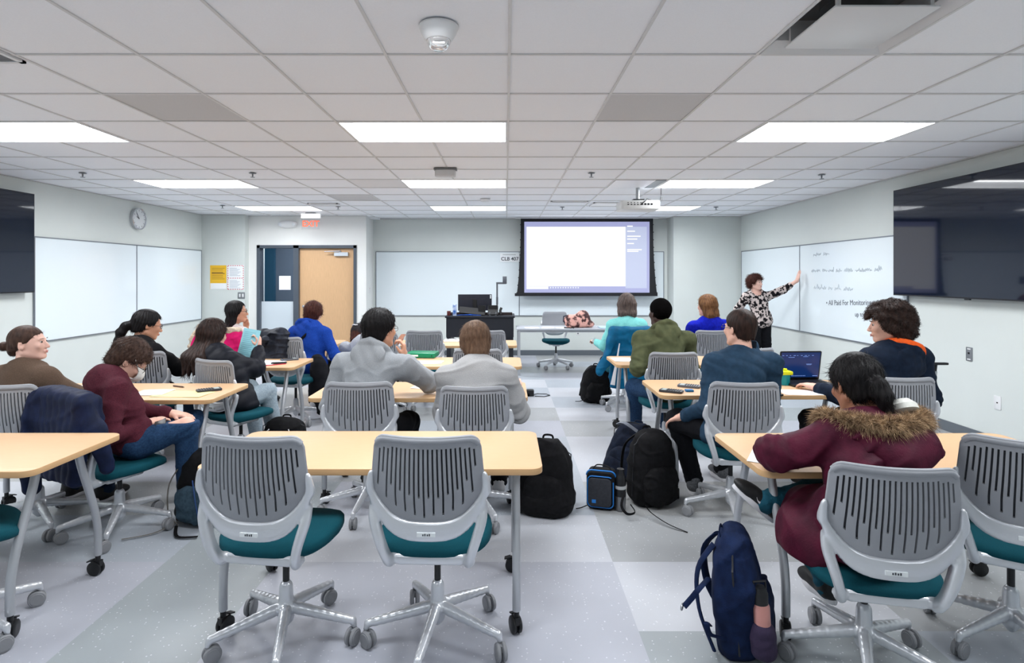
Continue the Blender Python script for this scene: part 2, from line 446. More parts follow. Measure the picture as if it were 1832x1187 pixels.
tr0 = troffer(); first = True
lens_on = [c_ for c_ in kids(tr0) if c_.name.startswith('lens')][0].data; lens_off = lens_on.copy(); lens_off.materials[0] = mat('light_lens_dimmed', (250, 250, 250), 0.5, emit=(249, 252, 255), estr=PANEL_E * .4)
RN = {2: 'nearest row in view', 6: 'middle row', 10: 'row closest to the front wall', -2: 'row just overhead', -6: 'row behind the camera', -10: 'rearmost row'}
CN = {-7: 'left', -2: 'centre', 3: 'right'}
for k, n in LIGHTS:
    o = tr0 if first else copy_tree(tr0); first = False
    o.location = (gx(k + 1), gy(n) + TT / 2, ZC)
    for c_ in kids(o):
        if c_.name.startswith('lens'): c_.data = lens_off if n == -6 else lens_on
    tag(o, 'lit recessed rectangular ceiling light, %s one of the %s' % (CN[k], RN[n]), 'ceiling light', 'recessed ceiling lights')
# ================================================================== TABLES
maple = mat('maple_laminate', (207, 170, 132), 0.42, spec=.3, noise=0.035, nscale=9, stretch=(1.5, 26, 26), lo=.3, hi=.7)
maple_e = mat('maple_edge', (196, 158, 114), 0.45)
silver = mat('silver_paint', (178, 181, 186), 0.38, metal=0.55)
dsilver = mat('grey_steel', (128, 132, 138), 0.4, metal=0.6)
blackp = mat('black_plastic', (20, 21, 24), 0.4)
TH = 0.74
def make_table():
    t = thing('classroom_table', '', 'table')
    W, D = 0.762, 0.305      # half sizes; origin at floor centre
    b = MB(); o = rrect(W, D, 0.055, 7)
    b.prism(o, TH - .0285, TH, 0.003)
    tp = b.build('tabletop', [maple, maple_e], t)
    for pl in tp.data.polygons: pl.material_index = 0 if abs(pl.normal.z) > .5 else 1
    for sx in (-1, 1):
        for sy in (-1, 1):
            x = sx * (W - .115); b = MB()
            pts = [(x, sy * .125, TH - .03), (x, sy * .15, TH - .13), (x, sy * .235, .38), (x, sy * .262, .27), (x, sy * .268, .2), (x, sy * .268, .105)]
            # soften the bend
            sm = [Vector(pts[0])]
            P_ = [Vector(p) for p in pts]
            for i in range(len(P_) - 1):
                p0 = P_[max(i - 1, 0)]; p1 = P_[i]; p2 = P_[i + 1]; p3 = P_[min(i + 2, len(P_) - 1)]
                for k in range(1, 6):
                    u = k / 5; sm.append(0.5 * ((2 * p1) + (-p0 + p2) * u + (2 * p0 - 5 * p1 + 4 * p2 - p3) * u * u + (-p0 + 3 * p1 - 3 * p2 + p3) * u ** 3))
            b.tube(sm, 0.0185, 16)
            lg = b.build('leg', silver, t)
            b = MB(); y = sy * .268; r = .037
            ang = R(20 * sx + 65 * (sy > 0)); M = Matrix.Rotation(ang, 3, 'Z') @ Matrix.Rotation(R(90), 3, 'Y')
            oy = Vector((math.cos(ang + R(90)) * .012, math.sin(ang + R(90)) * .012, 0))
            for s in (-1, 1):
                c = Vector((x, y, r)) + oy + Matrix.Rotation(ang, 3, 'Z') @ Vector((s * .013, 0, 0))
                b.lathe([(0, -.009), (r - .006, -.009), (r, -.005), (r, .005), (r - .006, .009), (.016, .0095), (0, .0095)], c, M, 22)
            b.lathe([(.0125, .045), (.0125, .108)], (x, y, 0), n=12)
            b.obox(Vector((x, y, .062)) + oy * .5, .012, .026, .016, Matrix.Rotation(ang, 3, 'Z'))
            b.obox(Vector((x, y, .074)) + oy * 3.2, .014, .016, .003, Matrix.Rotation(ang, 3, 'Z') @ Matrix.Rotation(R(-18), 3, 'X'))
            b.build('caster', blackp, lg)
    b = MB()
    for sx in (-1, 1): b.box(sx * (W - .115) - .03, sx * (W - .115) + .03, -.16, .16, TH - .045, TH - .0285)
    b.tube([(-W + .115, 0, TH - .05), (W - .115, 0, TH - .05)], .017, 12)
    b.build('underframe', dsilver, t)
    return t
tb0 = make_table(); used_t = [False]
def place_table(xl, yf, label, rot=0.0):
    o = copy_tree(tb0) if used_t[0] else tb0; used_t[0] = True
    o.location = (xl + .762, yf + .305, 0); o.rotation_euler.z = R(rot)
    tag(o, label, 'table', 'maple classroom tables'); return o
place_table(-1.362, 2.49, 'empty maple table at the front centre, two vacant chairs tucked toward it')
place_table(-3.565, 2.455, 'maple table cropped by the left edge of the photo, nearest row')
place_table(1.10, 2.45, 'maple table where the person in the maroon fur-hood parka sits')
place_table(-3.52, 3.87, 'maple table of the brown-sweater and masked students, with calculator and yellow paper')
place_table(-1.372, 3.93, 'maple table of the grey hoodie and grey sweatshirt students')
place_table(1.09, 4.02, 'maple table holding the open laptop and two calculators')
place_table(-3.475, 5.24, 'maple table of the two dark-jacketed long-haired students, with calculator at its end')
place_table(-1.375, 5.30, 'maple table with the green binder, before the grey hoodie student')
place_table(1.045, 5.39, 'maple table of the student in the olive green jacket')
place_table(-1.39, 6.88, 'maple table closest to the black podium')
place_table(-3.60, 6.90, 'maple table where the blue hoodie student leans, near the door')
place_table(1.26, 7.02, 'maple table of the royal blue and aqua sweater women')

# ================================================================== CHAIRS
shell_m = mat('chair_shell_grey', (146, 149, 155), 0.5, bump=0.04, bscale=600)
groove_m = mat('groove_shade', (62, 65, 71), 0.7)  # slot backing coloured dark to stand for shade deep in the grooves
frame_m = mat('chair_frame_silver', (206, 209, 214), 0.30, metal=0.5)
teal_m = mat('teal_fabric', (8, 70, 82), 0.85, noise=0.12, nscale=500, bump=0.4, bscale=900, spec=.2)
wheel_m = mat('caster_grey', (132, 134, 138), 0.45)
sticker_m = mat('white_label', (225, 230, 232), 0.5)
ink_m = mat('dark_ink', (60, 64, 72), 0.6)
def back_z(u):
    zb = 0.595 + 0.135 * abs(u) ** 3.6
    e = max(0.0, abs(u) - 0.80) / 0.20
    zt = 0.945 - 0.006 * (1 - u * u) - 0.045 * (1 - math.sqrt(max(0, 1 - e * e)))
    return zb, zt
def back_p(u, z):
    hw = 0.205 + 0.018 * min(1, max(0, (0.90 - z) / 0.2)) - 0.01 * max(0, (0.72 - z) / .12)
    v = (z - 0.6) / 0.35
    y = -0.262 - 0.035 * v - 0.012 * math.sin(v * math.pi) + 0.052 * u * u * (1 - .25 * v)
    y -= 0.020 * max(0.0, v - 0.90) * 10 * 0.35
    return (u * hw, y, z)
def make_back(parent):
    NS = 22; cols = [-1.0, -0.955, -0.91]; slot = []
    inner = 0.90; pitch = 2 * inner / NS; u = -inner; sw = pitch * 0.40; rw = (2 * inner - NS * sw) / (NS - 1)
    us = [-1.0, -0.975, -0.95]
    for i in range(NS):
        us.append(u); slot.append(len(us) - 1); us.append(u + sw); u += sw + rw
    us += [0.95, 0.975, 1.0]
    NR = 34; grid = []; hole = set()
    for ci, uu in enumerate(us):
        zb, zt = back_z(uu); grid.append([back_p(uu, zb + (zt - zb) * k / NR) for k in range(NR + 1)])
    for si, c in enumerate(slot):
        um = us[c] + sw / 2; zb, zt = back_z(um); L = zt - zb
        end = (0.030 + (0.075 if si % 2 else 0.0)) + 0.045 * abs(um)
        k0 = max(2, round(end / L * NR)); k1 = NR - max(2, round(0.042 / L * NR))
        for k in range(k0, k1): hole.add((c, k))
    vs = [p for col in grid for p in col]; fs = []; n = NR + 1
    for c in range(len(us) - 1):
        for k in range(NR):
            if (c, k) in hole: continue
            fs.append((c * n + k, c * n + k + 1, (c + 1) * n + k + 1, (c + 1) * n + k))
    me = bpy.data.meshes.new('tmp'); me.from_pydata(vs, [], fs); o = bpy.data.objects.new('tmp', me); COL.objects.link(o)
    md = o.modifiers.new('s', 'SOLIDIFY'); md.thickness = 0.015; md.offset = 0
    dg = bpy.context.evaluated_depsgraph_get(); dg.update(); m2 = bpy.data.meshes.new_from_object(o.evaluated_get(dg))
    vs = [tuple(v.co) for v in m2.vertices]; fs = [tuple(p.vertices) for p in m2.polygons]; bpy.data.objects.remove(o)
    b = MB(); b.add(vs, fs)
    # thin skin closing the front of the slots: pale toward the sitter, groove side painted dark as depth shade
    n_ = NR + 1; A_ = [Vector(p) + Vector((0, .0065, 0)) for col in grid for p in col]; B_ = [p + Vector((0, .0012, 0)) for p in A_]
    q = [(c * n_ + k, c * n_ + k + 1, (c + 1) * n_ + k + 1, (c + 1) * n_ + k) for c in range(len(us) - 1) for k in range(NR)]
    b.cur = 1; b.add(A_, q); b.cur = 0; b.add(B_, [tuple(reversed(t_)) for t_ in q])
    path = [back_p(uu, back_z(uu)[1]) for uu in np.linspace(-1, 1, 41)]
    zb, zt = back_z(1); side = [back_p(1, zt + (zb - zt) * k / 12) for k in range(1, 13)]
    bot = [back_p(uu, back_z(uu)[0]) for uu in np.linspace(1, -1, 31)][1:]
    left = [back_p(-1, zb + (zt - zb) * k / 12) for k in range(1, 13)]
    b.tube(path + side + bot + left, 0.0075, 8, caps=False)
    # thicker rolled lip along the top
    b.tube([Vector(back_p(uu, back_z(uu)[1] - .010)) + Vector((0, -.002, 0)) for uu in np.linspace(-.97, .97, 33)], 0.0105, 8, flat=1.3)
    return b.build('backrest', [shell_m, groove_m], parent, angle=50)
def make_wing(parent):
    f = Field((-.30, -.42, .36), (.30, .20, .80), 0.006)
    us = np.linspace(-1, 1, 33)
    def edge(u, off):
        zb, zt = back_z(u); p = back_p(u, zb); return np.array([p[0] * (1.02 + off * .6 * abs(u)), p[1] - 0.010 - off * .05, zb - off])
    for i in range(len(us) - 1):
        for off, r in ((0.000, .011), (0.018, .0125), (0.038, .0125), (.054, .009)):
            k_ = 1 - 0.62 * abs(us[i]) ** 5; k2 = 1 - 0.62 * abs(us[i + 1]) ** 5
            f.cap(edge(us[i], off * k_), edge(us[i + 1], off * k2), r * (0.8 + .2 * k_), r * (.8 + .2 * k2), k=.008)
    for s in (-1, 1):
        zb, _ = back_z(1.0)
        pts = [back_p(s, zb - .005 + t_ * .075) for t_ in np.linspace(0, 1, 6)]
        for q, (a, c) in enumerate(zip(pts[:-1], pts[1:])):
            f.cap((a[0] * 1.05, a[1] - .008, a[2]), (c[0] * (1.05 - .003 * q), c[1] - .007, c[2]), .016 - .0018 * q, .0145 - .0018 * q, k=.012)
        # arm: leaves the lower corner of the bow, sweeps down and inward to a blunt tip below the seat edge
        A = [(s * .219, -.238, .668), (s * .214, -.252, .615), (s * .199, -.262, .560), (s * .182, -.262, .505), (s * .166, -.246, .452), (s * .156, -.222, .420)]
        rs = [.014, .019, .019, .018, .017, .014]
        Q = [np.array(a) for a in A]
        sp = []
        for i in range(len(Q) - 1):
            q0 = Q[max(i - 1, 0)]; q1 = Q[i]; q2 = Q[i + 1]; q3 = Q[min(i + 2, len(Q) - 1)]
            for u in np.linspace(0, 1, 6)[:5]:
                sp.append((0.5 * (2 * q1 + (q2 - q0) * u + (2 * q0 - 5 * q1 + 4 * q2 - q3) * u * u + (3 * q1 - q0 - 3 * q2 + q3) * u ** 3), rs[i] * (1 - u) + rs[i + 1] * u))
        sp.append((Q[-1], rs[-1]))
        for (a, ra), (c, rc) in zip(sp[:-1], sp[1:]): f.cap(a, c, ra, rc, k=.004); f.cap(a + [-s * .004, .016, 0], c + [-s * .004, .018, 0], ra * .7, rc * .7, k=.010)
        f.cap((s * .168, -.222, .435), (s * .120, -.19, .438), .015, .016, k=.02); f.cap((s * .120, -.19, .438), (s * .08, -.09, .418), .016, .017, k=.02)
        f.cap((s * .165, -.19, .43), (s * .10, -.10, .418), .015, .017, k=.02)
        f.cap((s * .10, -.10, .418), (s * .05, .0, .412), .017, .02, k=.015)
    f.box((0, -.03, .412), (.13, .11, .016), .014, k=.02)
    f.box((0, .0, .398), (.06, .08, .02), .014, k=.02)
    f.box((0, -.205, .428), (.130, .013, .020), .010, k=.018)
    o = f.build('frame', frame_m, parent, relax=2)
    b = MB(); z = .564; p = back_p(0, .6); b.box(-.036, .036, p[1] - .0280, p[1] - .0225, z - .008, z + .008); lb = b.build('label', sticker_m, o, smooth=False)
    b = MB()
    for i, x in enumerate((-.012, -.004, .005, .013)): b.box(x - .0025, x + .0025, p[1] - .0288, p[1] - .0279, z - .004, z + .003 + .002 * (i % 2))
    b.build('number', ink_m, o, smooth=False)
    return o
def make_seat(parent):
    n = 48; rings = []; H = [(0.0, .86), (.006, .95), (.018, 1.0), (.034, 1.0), (.046, .96), (.053, .86), (.056, .6), (.055, .3)]
    vs = []; fs = []
    for (h, k) in H:
        for i in range(n):
            t = 2 * math.pi * i / n; c, s = math.cos(t), math.sin(t)
            e = 2 / 3.2; x = math.copysign(abs(c) ** e, c); y = math.copysign(abs(s) ** e, s)
            hx = .238 - .03 * max(0, y); hy = .225
            X = x * hx * k; Y = y * hy * k + .005; drop = .030 * max(0, (Y - .10) / .14) ** 2 + .012 * max(0, (-Y - .12) / .1)
            vs.append((X, Y, .438 + h - drop + (.010 * (X / .23) ** 2 if h > .03 else 0)))
    for i in range(len(H) - 1):
        for k in range(n): fs.append((i * n + k, i * n + (k + 1) % n, (i + 1) * n + (k + 1) % n, (i + 1) * n + k))
    fs.append(tuple(reversed(range(n)))); vs.append((0, .005, .492)); c = len(vs) - 1
    for k in range(n): fs.append(((len(H) - 1) * n + k, (len(H) - 1) * n + (k + 1) % n, c))
    b = MB(); b.add(vs, fs); return b.build('seat', teal_m, parent, angle=60)
def make_base(parent):
    f = Field((-.35, -.35, .03), (.35, .35, .26), 0.0055)
    f.cap((0, 0, .10), (0, 0, .232), .034, .028, k=.012)
    for k in range(5):
        a = R(90 + 72 * k); d = np.array([math.cos(a), math.sin(a), 0])
        M = Matrix.Rotation(a, 3, 'Z') @ Matrix.Rotation(R(15), 3, 'Y')
        p0 = d * .03 + [0, 0, .148]; p1 = d * .296 + [0, 0, .098]
        pr = None
        for t in np.linspace(0, 1, 9):
            q = p0 * (1 - t) + p1 * t
            if pr is not None: f.cap(pr + [0, 0, -.006], q + [0, 0, -.006], .0235 - .0105 * t, .0225 - .0105 * t, k=.014); f.cap(pr, q, .0185 - .005 * t, .018 - .005 * t, k=.01)
            pr = q
        f.cap(p1, d * .304 + [0, 0, .074], .0130, .0115, k=.01)
    f.cap((0, 0, .075), (0, 0, .11), .018, .018, k=.006)
    o = f.build('base', frame_m, parent, relax=2)
    random.seed(11)
    for k in range(5):
        a = R(90 + 72 * k); x, y = .304 * math.cos(a), .304 * math.sin(a); ang = random.uniform(0, 6.28); r = .0355; b = MB()
        M = Matrix.Rotation(ang, 3, 'Z') @ Matrix.Rotation(R(90), 3, 'Y'); off = Matrix.Rotation(ang, 3, 'Z') @ Vector((0, .016, 0))
        for s in (-1, 1):
            c = Vector((x, y, r)) + off + Matrix.Rotation(ang, 3, 'Z') @ Vector((s * .0125, 0, 0))
            b.lathe([(0, -.009 * s), (r - .006, -.009 * s), (r, -.005 * s), (r, .004 * s), (r - .003, .008 * s), (r - .008, .0085 * s), (r - .010, .0105 * s), (0, .011 * s)], c, M, 24)
        b.lathe([(.009, .03), (.009, .072)], (x, y, 0), n=10)
        b.obox(Vector((x, y, .052)) + off * .6, .009, .018, .012, Matrix.Rotation(ang, 3, 'Z'))
        b.build('caster', wheel_m, o)
    return o
def make_chair():
    t = thing('task_chair', '', 'chair')
    make_back(t); make_wing(t); make_seat(t); make_base(t)
    b = MB(); b.lathe([(.014, .22), (.014, .40)], n=16); b.build('gas_column', blackp, t)
    return t
ch0 = make_chair(); used_c = [False]
def place_chair(x, y, yaw, label, spin=0.0, dz=0.0, group='grey slat-back task chairs with teal seats'):
    o = copy_tree(ch0) if used_c[0] else ch0; used_c[0] = True
    o.location = (x, y, 0); o.rotation_euler.z = R(yaw)
    for c in kids(o):
        if c.name.startswith('base'): c.rotation_euler.z = R(spin)
        elif not c.name.startswith('gas'): c.location.z = dz
        else: c.location.z = min(0, dz)
    tag(o, label, 'chair', group); return o
# yaw: degrees the chair is turned anticlockwise from facing the front wall
place_chair(-.955, 2.49, -7, 'empty grey slat-back chair, left of the two at the front centre table', -15, .018)
place_chair(-.298, 2.50, -2, 'empty grey slat-back chair, right of the two at the front centre table', 30, .015)
place_chair(1.45, 2.32, -12, 'grey slat-back chair behind the person in the maroon parka', 20, -.045)
place_chair(2.16, 2.45, -30, 'empty grey slat-back chair cut off by the right edge of the photo', -8)
place_chair(-2.40, 2.50, -50, 'teal-seated chair mostly cut off by the left edge of the photo', 17)
place_chair(-2.40, 3.56, -28, 'teal-seated chair draped with the navy quilted jacket', 14, -.05)
place_chair(-2.95, 3.62, 0, 'grey slat-back chair behind the brown sweater student', 14)
place_chair(-.93, 3.86, 2, 'grey slat-back chair behind the student in the grey hoodie', 30, -.03)
place_chair(-.195, 3.80, 0, 'grey slat-back chair behind the student in the grey sweatshirt', -10, -.045)
place_chair(1.49, 3.80, -4, 'grey slat-back chair behind the student in the slate blue jacket', 25, -.02)
place_chair(2.50, 3.86, -6, 'grey slat-back chair behind the curly-haired student in navy', 5)
place_chair(-3.13, 5.05, 12, 'grey slat-back chair behind the black-jacketed student with a ponytail', 0)
place_chair(-2.22, 4.80, -24, 'grey slat-back chair behind the long-haired student in a dark puffer', 20, -.03)
place_chair(-.245, 5.24, 0, 'grey slat-back chair partly hidden by the brown bowl-cut head', 8, .0)
place_chair(1.45, 5.22, 0, 'grey slat-back chair behind the olive green jacket', 40, -.025)
place_chair(2.14, 5.30, 4, 'empty grey slat-back chair between the slate blue jacket and the instructor', 12)
place_chair(-1.43, 6.72, 0, 'grey slat-back chair of the person in the dark cap, hidden behind the grey hoodie', 30)
place_chair(-.95, 6.93, 0, 'empty grey slat-back chair beyond the green binder', 10)
place_chair(-.20, 6.95, -4, 'empty grey slat-back chair in front of the podium, beside the bowl-cut head', -6)
place_chair(-2.28, 6.22, -8, 'grey slat-back chair draped with a crumpled black coat', 18)
place_chair(-3.27, 6.85, 0, 'chair draped with the hot pink jacket', 0)
place_chair(1.42, 6.85, 0, 'chair covered by the long teal coat', 54)
place_chair(2.42, 6.95, 0, 'grey slat-back chair behind the woman in royal blue', 0)
place_chair(.86, 9.84, 180, 'grey chair facing the class behind the silver table', 36)
# ================================================================== DOOR AND SIDELIGHT
steel_p = mat('door_frame_paint', (76, 84, 94), 0.4)
wood_d = mat('maple_door_veneer', (206, 168, 128), 0.4, noise=0.05, nscale=6, stretch=(18, 18, 1.2))
chrome = mat('brushed_chrome', (196, 198, 202), 0.25, metal=0.9)
FL = (MB())
b = MB(); fw = .055; ml = at(530, 0, YD).x
yf0, yf1 = YD - .02, YD + .16
b.box(DX0, DX0 + fw, yf0, yf1, 0, DZ); b.box(DX1 - fw, DX1, yf0, yf1, 0, DZ); b.box(DX0, DX1, yf0, yf1, DZ - fw, DZ)
b.box(ml - .05, ml + .05, yf0, yf1, 0, DZ); b.box(DX0, ml, yf0, yf1, 0, .09)
df = struct(b.build('door_1', steel_p, smooth=False))
b = MB(); b.box(ml + .052, DX1 - fw - .004, YD + .05, YD + .095, .008, DZ - fw - .004); dl = b.build('door_leaf', wood_d, df, smooth=False)
b = MB(); c = at(610, 455, YD); b.box(c.x - .13, c.x + .13, YD - .005, YD + .05, c.z - .035, c.z + .035); cl = b.build('door_closer', mat('closer_cover', (196, 204, 212), .35, metal=.3), df)
b = MB(); b.tube([(c.x - .02, YD + .02, c.z + .05), (c.x - .30, YD - .05, c.z + .045)], .009, 8); b.tube([(c.x - .30, YD - .05, c.z + .045), (c.x - .02, YD - .03, c.z + .06)], .008, 8); b.lathe([(.02, 0), (.02, .03)], (c.x - .02, YD + .02, c.z + .035), n=12)
b.build('closer_arm', chrome, df)
b = MB(); lv = at(541, 590, YD); b.lathe([(.027, 0), (.027, .008), (.012, .012), (.012, .05)], (ml + .12, YD + .05, 1.0), Matrix.Rotation(R(90), 3, 'X'), 16)
b.tube([(ml + .12, YD + .005, 1.0), (ml + .23, YD + .003, 1.0)], .010, 10); b.build('door_handle', chrome, df)
# sidelight: clear glass above, frosted film below, corridor beyond
glass = mat('clear_glass', (0.9, 0.95, 0.97), 0.02, trans=1.0, ior=1.1)
frost = mat('frosted_film', (205, 216, 224), 0.55)
zf = at(0, 540, YD).z
b = MB(); b.box(DX0 + fw, ml - .05, YD + .07, YD + .076, zf, DZ - fw); sg = struct(b.build('window_1', glass, smooth=False))
b = MB(); b.box(DX0 + fw, ml - .05, YD + .066, YD + .076, .09, zf); b.build('frosted_pane', frost, sg, smooth=False)
b = MB(); p0 = at(497, 494, YD); p1 = at(518, 519, YD); b.box(p0.x, p1.x, YD + .060, YD + .0615, p1.z, p0.z); tag(b.build('paper_notice', mat('white_paper', (238, 240, 242), .7), smooth=False), 'blank white sheet taped to the door sidelight glass', 'paper')
b = MB(); cor = mat('corridor_paint', (98, 110, 124), .6); cor2 = mat('corridor_blue', (38, 84, 108), .5)
b.box(-6.4, -2.64, 13.4, 13.5, 0, 2.7); b.box(-6.6, -6.4, YD + .2, 13.5, 0, 2.7); b.box(-6.6, -5.66, YD + .19, YD + .2, 0, 2.7); b.box(-2.64, -2.5, YB + T, 13.5, 0, 2.7)
struct(b.build('wall_corridor', cor, smooth=False))
b = MB(); b.box(-6.4, -5.38, 13.3, 13.4, 0, 2.7); struct(b.build('wall_corridor_blue', cor2, smooth=False))
b = MB(); b.box(-6.6, -2.5, YD + .19, 13.5, -.05, -.002); struct(b.build('floor_corridor', FM[2], smooth=False))
b = MB(); b.box(-6.6, -2.5, YD + .19, 13.5, 2.7, 2.75); struct(b.build('ceiling_corridor', tile_m, smooth=False))
b = MB(); b.quad((-4.6, 11.9, 2.69), (-4.6, 12.5, 2.69), (-3.6, 12.5, 2.69), (-3.6, 11.9, 2.69)); 
tag(b.build('corridor_light', mat('corridor_lens', (240, 240, 240), .5, emit=(240, 245, 255), estr=16.0), smooth=False), 'corridor ceiling light beyond the sidelight glass', 'ceiling light')

# ================================================================== WHITEBOARDS
board_m = mat('whiteboard_enamel', (226, 236, 241), 0.12, spec=.45, coat=.15)
trim_m = mat('anodised_trim', (132, 138, 146), 0.35, metal=0.6)
def whiteboard(name, label, axis, plane, a0, a1, z0, z1, div, off):
    """axis 'y': board on a side wall running along y; axis 'x': on the front wall"""
    t = thing(name, label, 'whiteboard', (plane if axis == 'y' else (a0 + a1) / 2, (a0 + a1) / 2 if axis == 'y' else plane, 0))
    ox, oy = t.location.x, t.location.y; sg_ = off
    def bx(b, u0, u1, d0, d1, za, zb):
        d0, d1 = sorted((plane + sg_ * d0, plane + sg_ * d1))
        if axis == 'y': b.box(d0 - ox, d1 - ox, u0 - oy, u1 - oy, za, zb)
        else: b.box(u0 - ox, u1 - ox, d0 - oy, d1 - oy, za, zb)
    edges = [a0] + div + [a1]
    for i in range(len(edges) - 1):
        b = MB(); bx(b, edges[i] + .006, edges[i + 1] - .006, .004, .016, z0 + .01, z1 - .01); b.build('writing_panel', board_m, t, smooth=False)
    b = MB(); w_ = .012
    bx(b, a0, a1, .002, .022, z0 - .002, z0 + w_); bx(b, a0, a1, .002, .022, z1 - w_, z1 + .002)
    for e in edges: bx(b, e - w_ / 2 - .001, e + w_ / 2 + .001, .002, .021, z0, z1)
    b.build('trim', trim_m, t, smooth=False)
    return t
whiteboard('whiteboard', 'two-panel whiteboard on the left wall under the clock', 'y', XL, 6.86, 10.62, .775, 2.055, [8.76], 1)
whiteboard('whiteboard', 'two-panel whiteboard the instructor touches, with marker writing', 'y', XR, 6.40, 10.90, .735, 2.05, [8.74], -1)
whiteboard('whiteboard', 'long front whiteboard behind the podium and projection screen', 'x', YB, at(673, 0, YB).x, at(1187, 0, YB).x, .785, 2.065, [at(929, 0, YB).x], -1)
# handwriting on the right board: short marker strokes running as words
ink2 = mat('marker_ink', (112, 118, 128), 0.6); ink3 = mat('faded_marker_ink', (196, 204, 211), 0.6)
def scrawl(name, label, m, x, words, y0, z0, h, dirn=-1, slope=0.0, thick=.004, seed=1):
    r = random.Random(seed); b = MB(); y = y0; z = z0
    for wlen in words:
        pts = []
        for i in range(wlen * 3):
            pts.append((x, y, z + (r.uniform(.5, 1.0) if i % 2 else r.uniform(0, .35)) * h * (1.5 if r.random() < .15 else 1)))
            y += dirn * h * .33
        b.tube(pts, thick, 5); y += dirn * h * .8; z += slope * wlen * h * .2
    o = b.build(name, m, smooth=False); tag(o, label, 'writing'); return o
XW = XR - .0185
scrawl('handwriting', 'faint top line of marker writing on the right whiteboard', ink3, XW, [4, 3], 8.35, 1.86, .055, seed=3)
scrawl('handwriting', 'second faint line of marker writing, level with the pointing hand', ink3, XW, [5, 6, 3, 4, 7, 3], 8.40, 1.63, .05, seed=4)
scrawl('handwriting', 'third grey line of marker writing above the bulleted words', ink3, XW, [6, 2, 3, 4], 8.33, 1.385, .055, seed=5)
for i in range(0):
    pass
t = text('• All Paid For Monitoring', 'handwriting', ink2, (XW, 8.02, 1.20), .098, (R(90), R(-3), R(-90)), align='LEFT', ext=.0006)
tag(t, 'dark handwritten bullet line slanting down the right whiteboard', 'writing')
t = text('up to my', 'handwriting', ink2, (XW, 7.36, 1.085), .085, (R(90), R(-3), R(-90)), align='LEFT', ext=.0006)
tag(t, 'dark handwritten words under the bullet line, nearest the television', 'writing')

# ================================================================== TELEVISIONS
tv_glass = mat('television_glass', (16, 24, 42), 0.05, spec=.5, coat=0.15)
tv_body = mat('television_body', (22, 24, 30), 0.4)
def television(label, x, y0, y1, z0, z1, sgn):
    t = thing('tv', label, 'television', (x, (y0 + y1) / 2, (z0 + z1) / 2)); hy = (y1 - y0) / 2; hz = (z1 - z0) / 2
    fx = 0; bx_ = sgn * .045
    b = MB(); xs = sorted((sgn * .002, bx_)); b.box(xs[0], xs[1], -hy, hy, -hz, hz); xs = sorted((bx_, sgn * .11)); b.box(xs[0], xs[1], -hy * .45, hy * .45, -hz * .6, hz * .6); b.build('housing', tv_body, t, smooth=False)
    b = MB(); xs = sorted((0, sgn * .004)); b.box(xs[0], xs[1], -hy + .008, hy - .008, -hz + .014, hz - .008); b.build('screen', tv_glass, t, smooth=False)
    b = MB(); xs = sorted((sgn * .001, sgn * .02)); b.box(xs[0], xs[1], -.03, .03, -hz - .012, -hz + .001); b.build('sensor', tv_body, t)
    return t
XT = 4.385
television('huge black television on the right wall reflecting the ceiling lights', XT, 4.42, at(0, 0, 1).y * XT * F / (1598 - VX), 1.362, 2.545, 1)
XT2 = -5.555
television('black television on the left wall, cut off by the edge of the photo', XT2, 4.72, -XT2 * F / (VX - 62), 1.385, 2.545, -1)

# ================================================================== CLOCK
cp = at(251, 392, 8.78); t = thing('wall_clock', 'round silver wall clock on the left wall', 'clock', (XL, 8.78, cp.z))
MY = Matrix.Rotation(R(90), 3, 'Y')
b = MB(); b.lathe([(.165, 0), (.168, .05), (.160, .058), (.150, .052), (.150, .040)], (0, 0, 0), MY, 40); b.build('rim', chrome, t)
b = MB(); b.lathe([(.152, .03), (.151, .041), (0, .041)], (0, 0, 0), MY, 40); b.build('face', mat('clock_face', (218, 222, 224), .4), t)
b = MB()
for k in range(12):
    a = R(30 * k); b.obox((.0415, math.sin(a) * .128, math.cos(a) * .128), .0006, .003, .012, Matrix.Rotation(-a, 3, 'X'))
b.build('hour_mark', ink_m, t, smooth=False)
for nm, a, L, wd in (('hour_hand', R(-62), .07, .005), ('minute_hand', R(-35), .115, .0035)):
    # seen from the room, angles run clockwise toward +y
    b = MB(); b.obox((.045, math.sin(a) * L / 2, math.cos(a) * L / 2), .001, wd, L / 2, Matrix.Rotation(-a, 3, 'X')); b.build(nm, ink_m, t, smooth=False)

# ================================================================== PROJECTION SCREEN
YS = 11.18; sc0 = at(932, 395, YS); sc1 = at(1168, 525, YS)
t = thing('projection_screen', 'pulled-down projection screen showing a bright white page', 'projection screen', ((sc0.x + sc1.x) / 2, YS, 0)); ox = t.location.x
mat_w = mat('projected_glow', (110, 112, 130), .8, emit=(186, 190, 240), estr=.32)  # projector light put into the image materials as emission
page = mat('projected_page', (130, 130, 134), .8, emit=(252, 253, 255), estr=.5)
side_ = mat('projected_sidebar', (120, 122, 130), .8, emit=(204, 214, 246), estr=.36)
blk = mat('screen_black', (18, 20, 26), .6)
ztop = ZC - .006
b = MB(); b.box(sc0.x - ox, sc1.x - ox, 0, .004, sc1.z, ztop); b.build('border', blk, t, smooth=False)
q0 = at(938, 397, YS); q1 = at(1162, 524, YS)
b = MB(); b.box(q0.x - ox, q1.x - ox, -.003, -.001, q1.z, q0.z); im = b.build('projected_image', mat_w, t, smooth=False)
r0 = at(942, 406, YS); r1 = at(1119, 512.5, YS); b = MB(); b.box(r0.x - ox, r1.x - ox, -.006, -.004, r1.z, r0.z); b.build('page', page, im, smooth=False)
r2 = at(1157, 521, YS); b = MB(); b.box(r1.x - ox, r2.x - ox, -.006, -.004, at(0, 516, YS).z, r0.z); b.build('sidebar', side_, im, smooth=False)
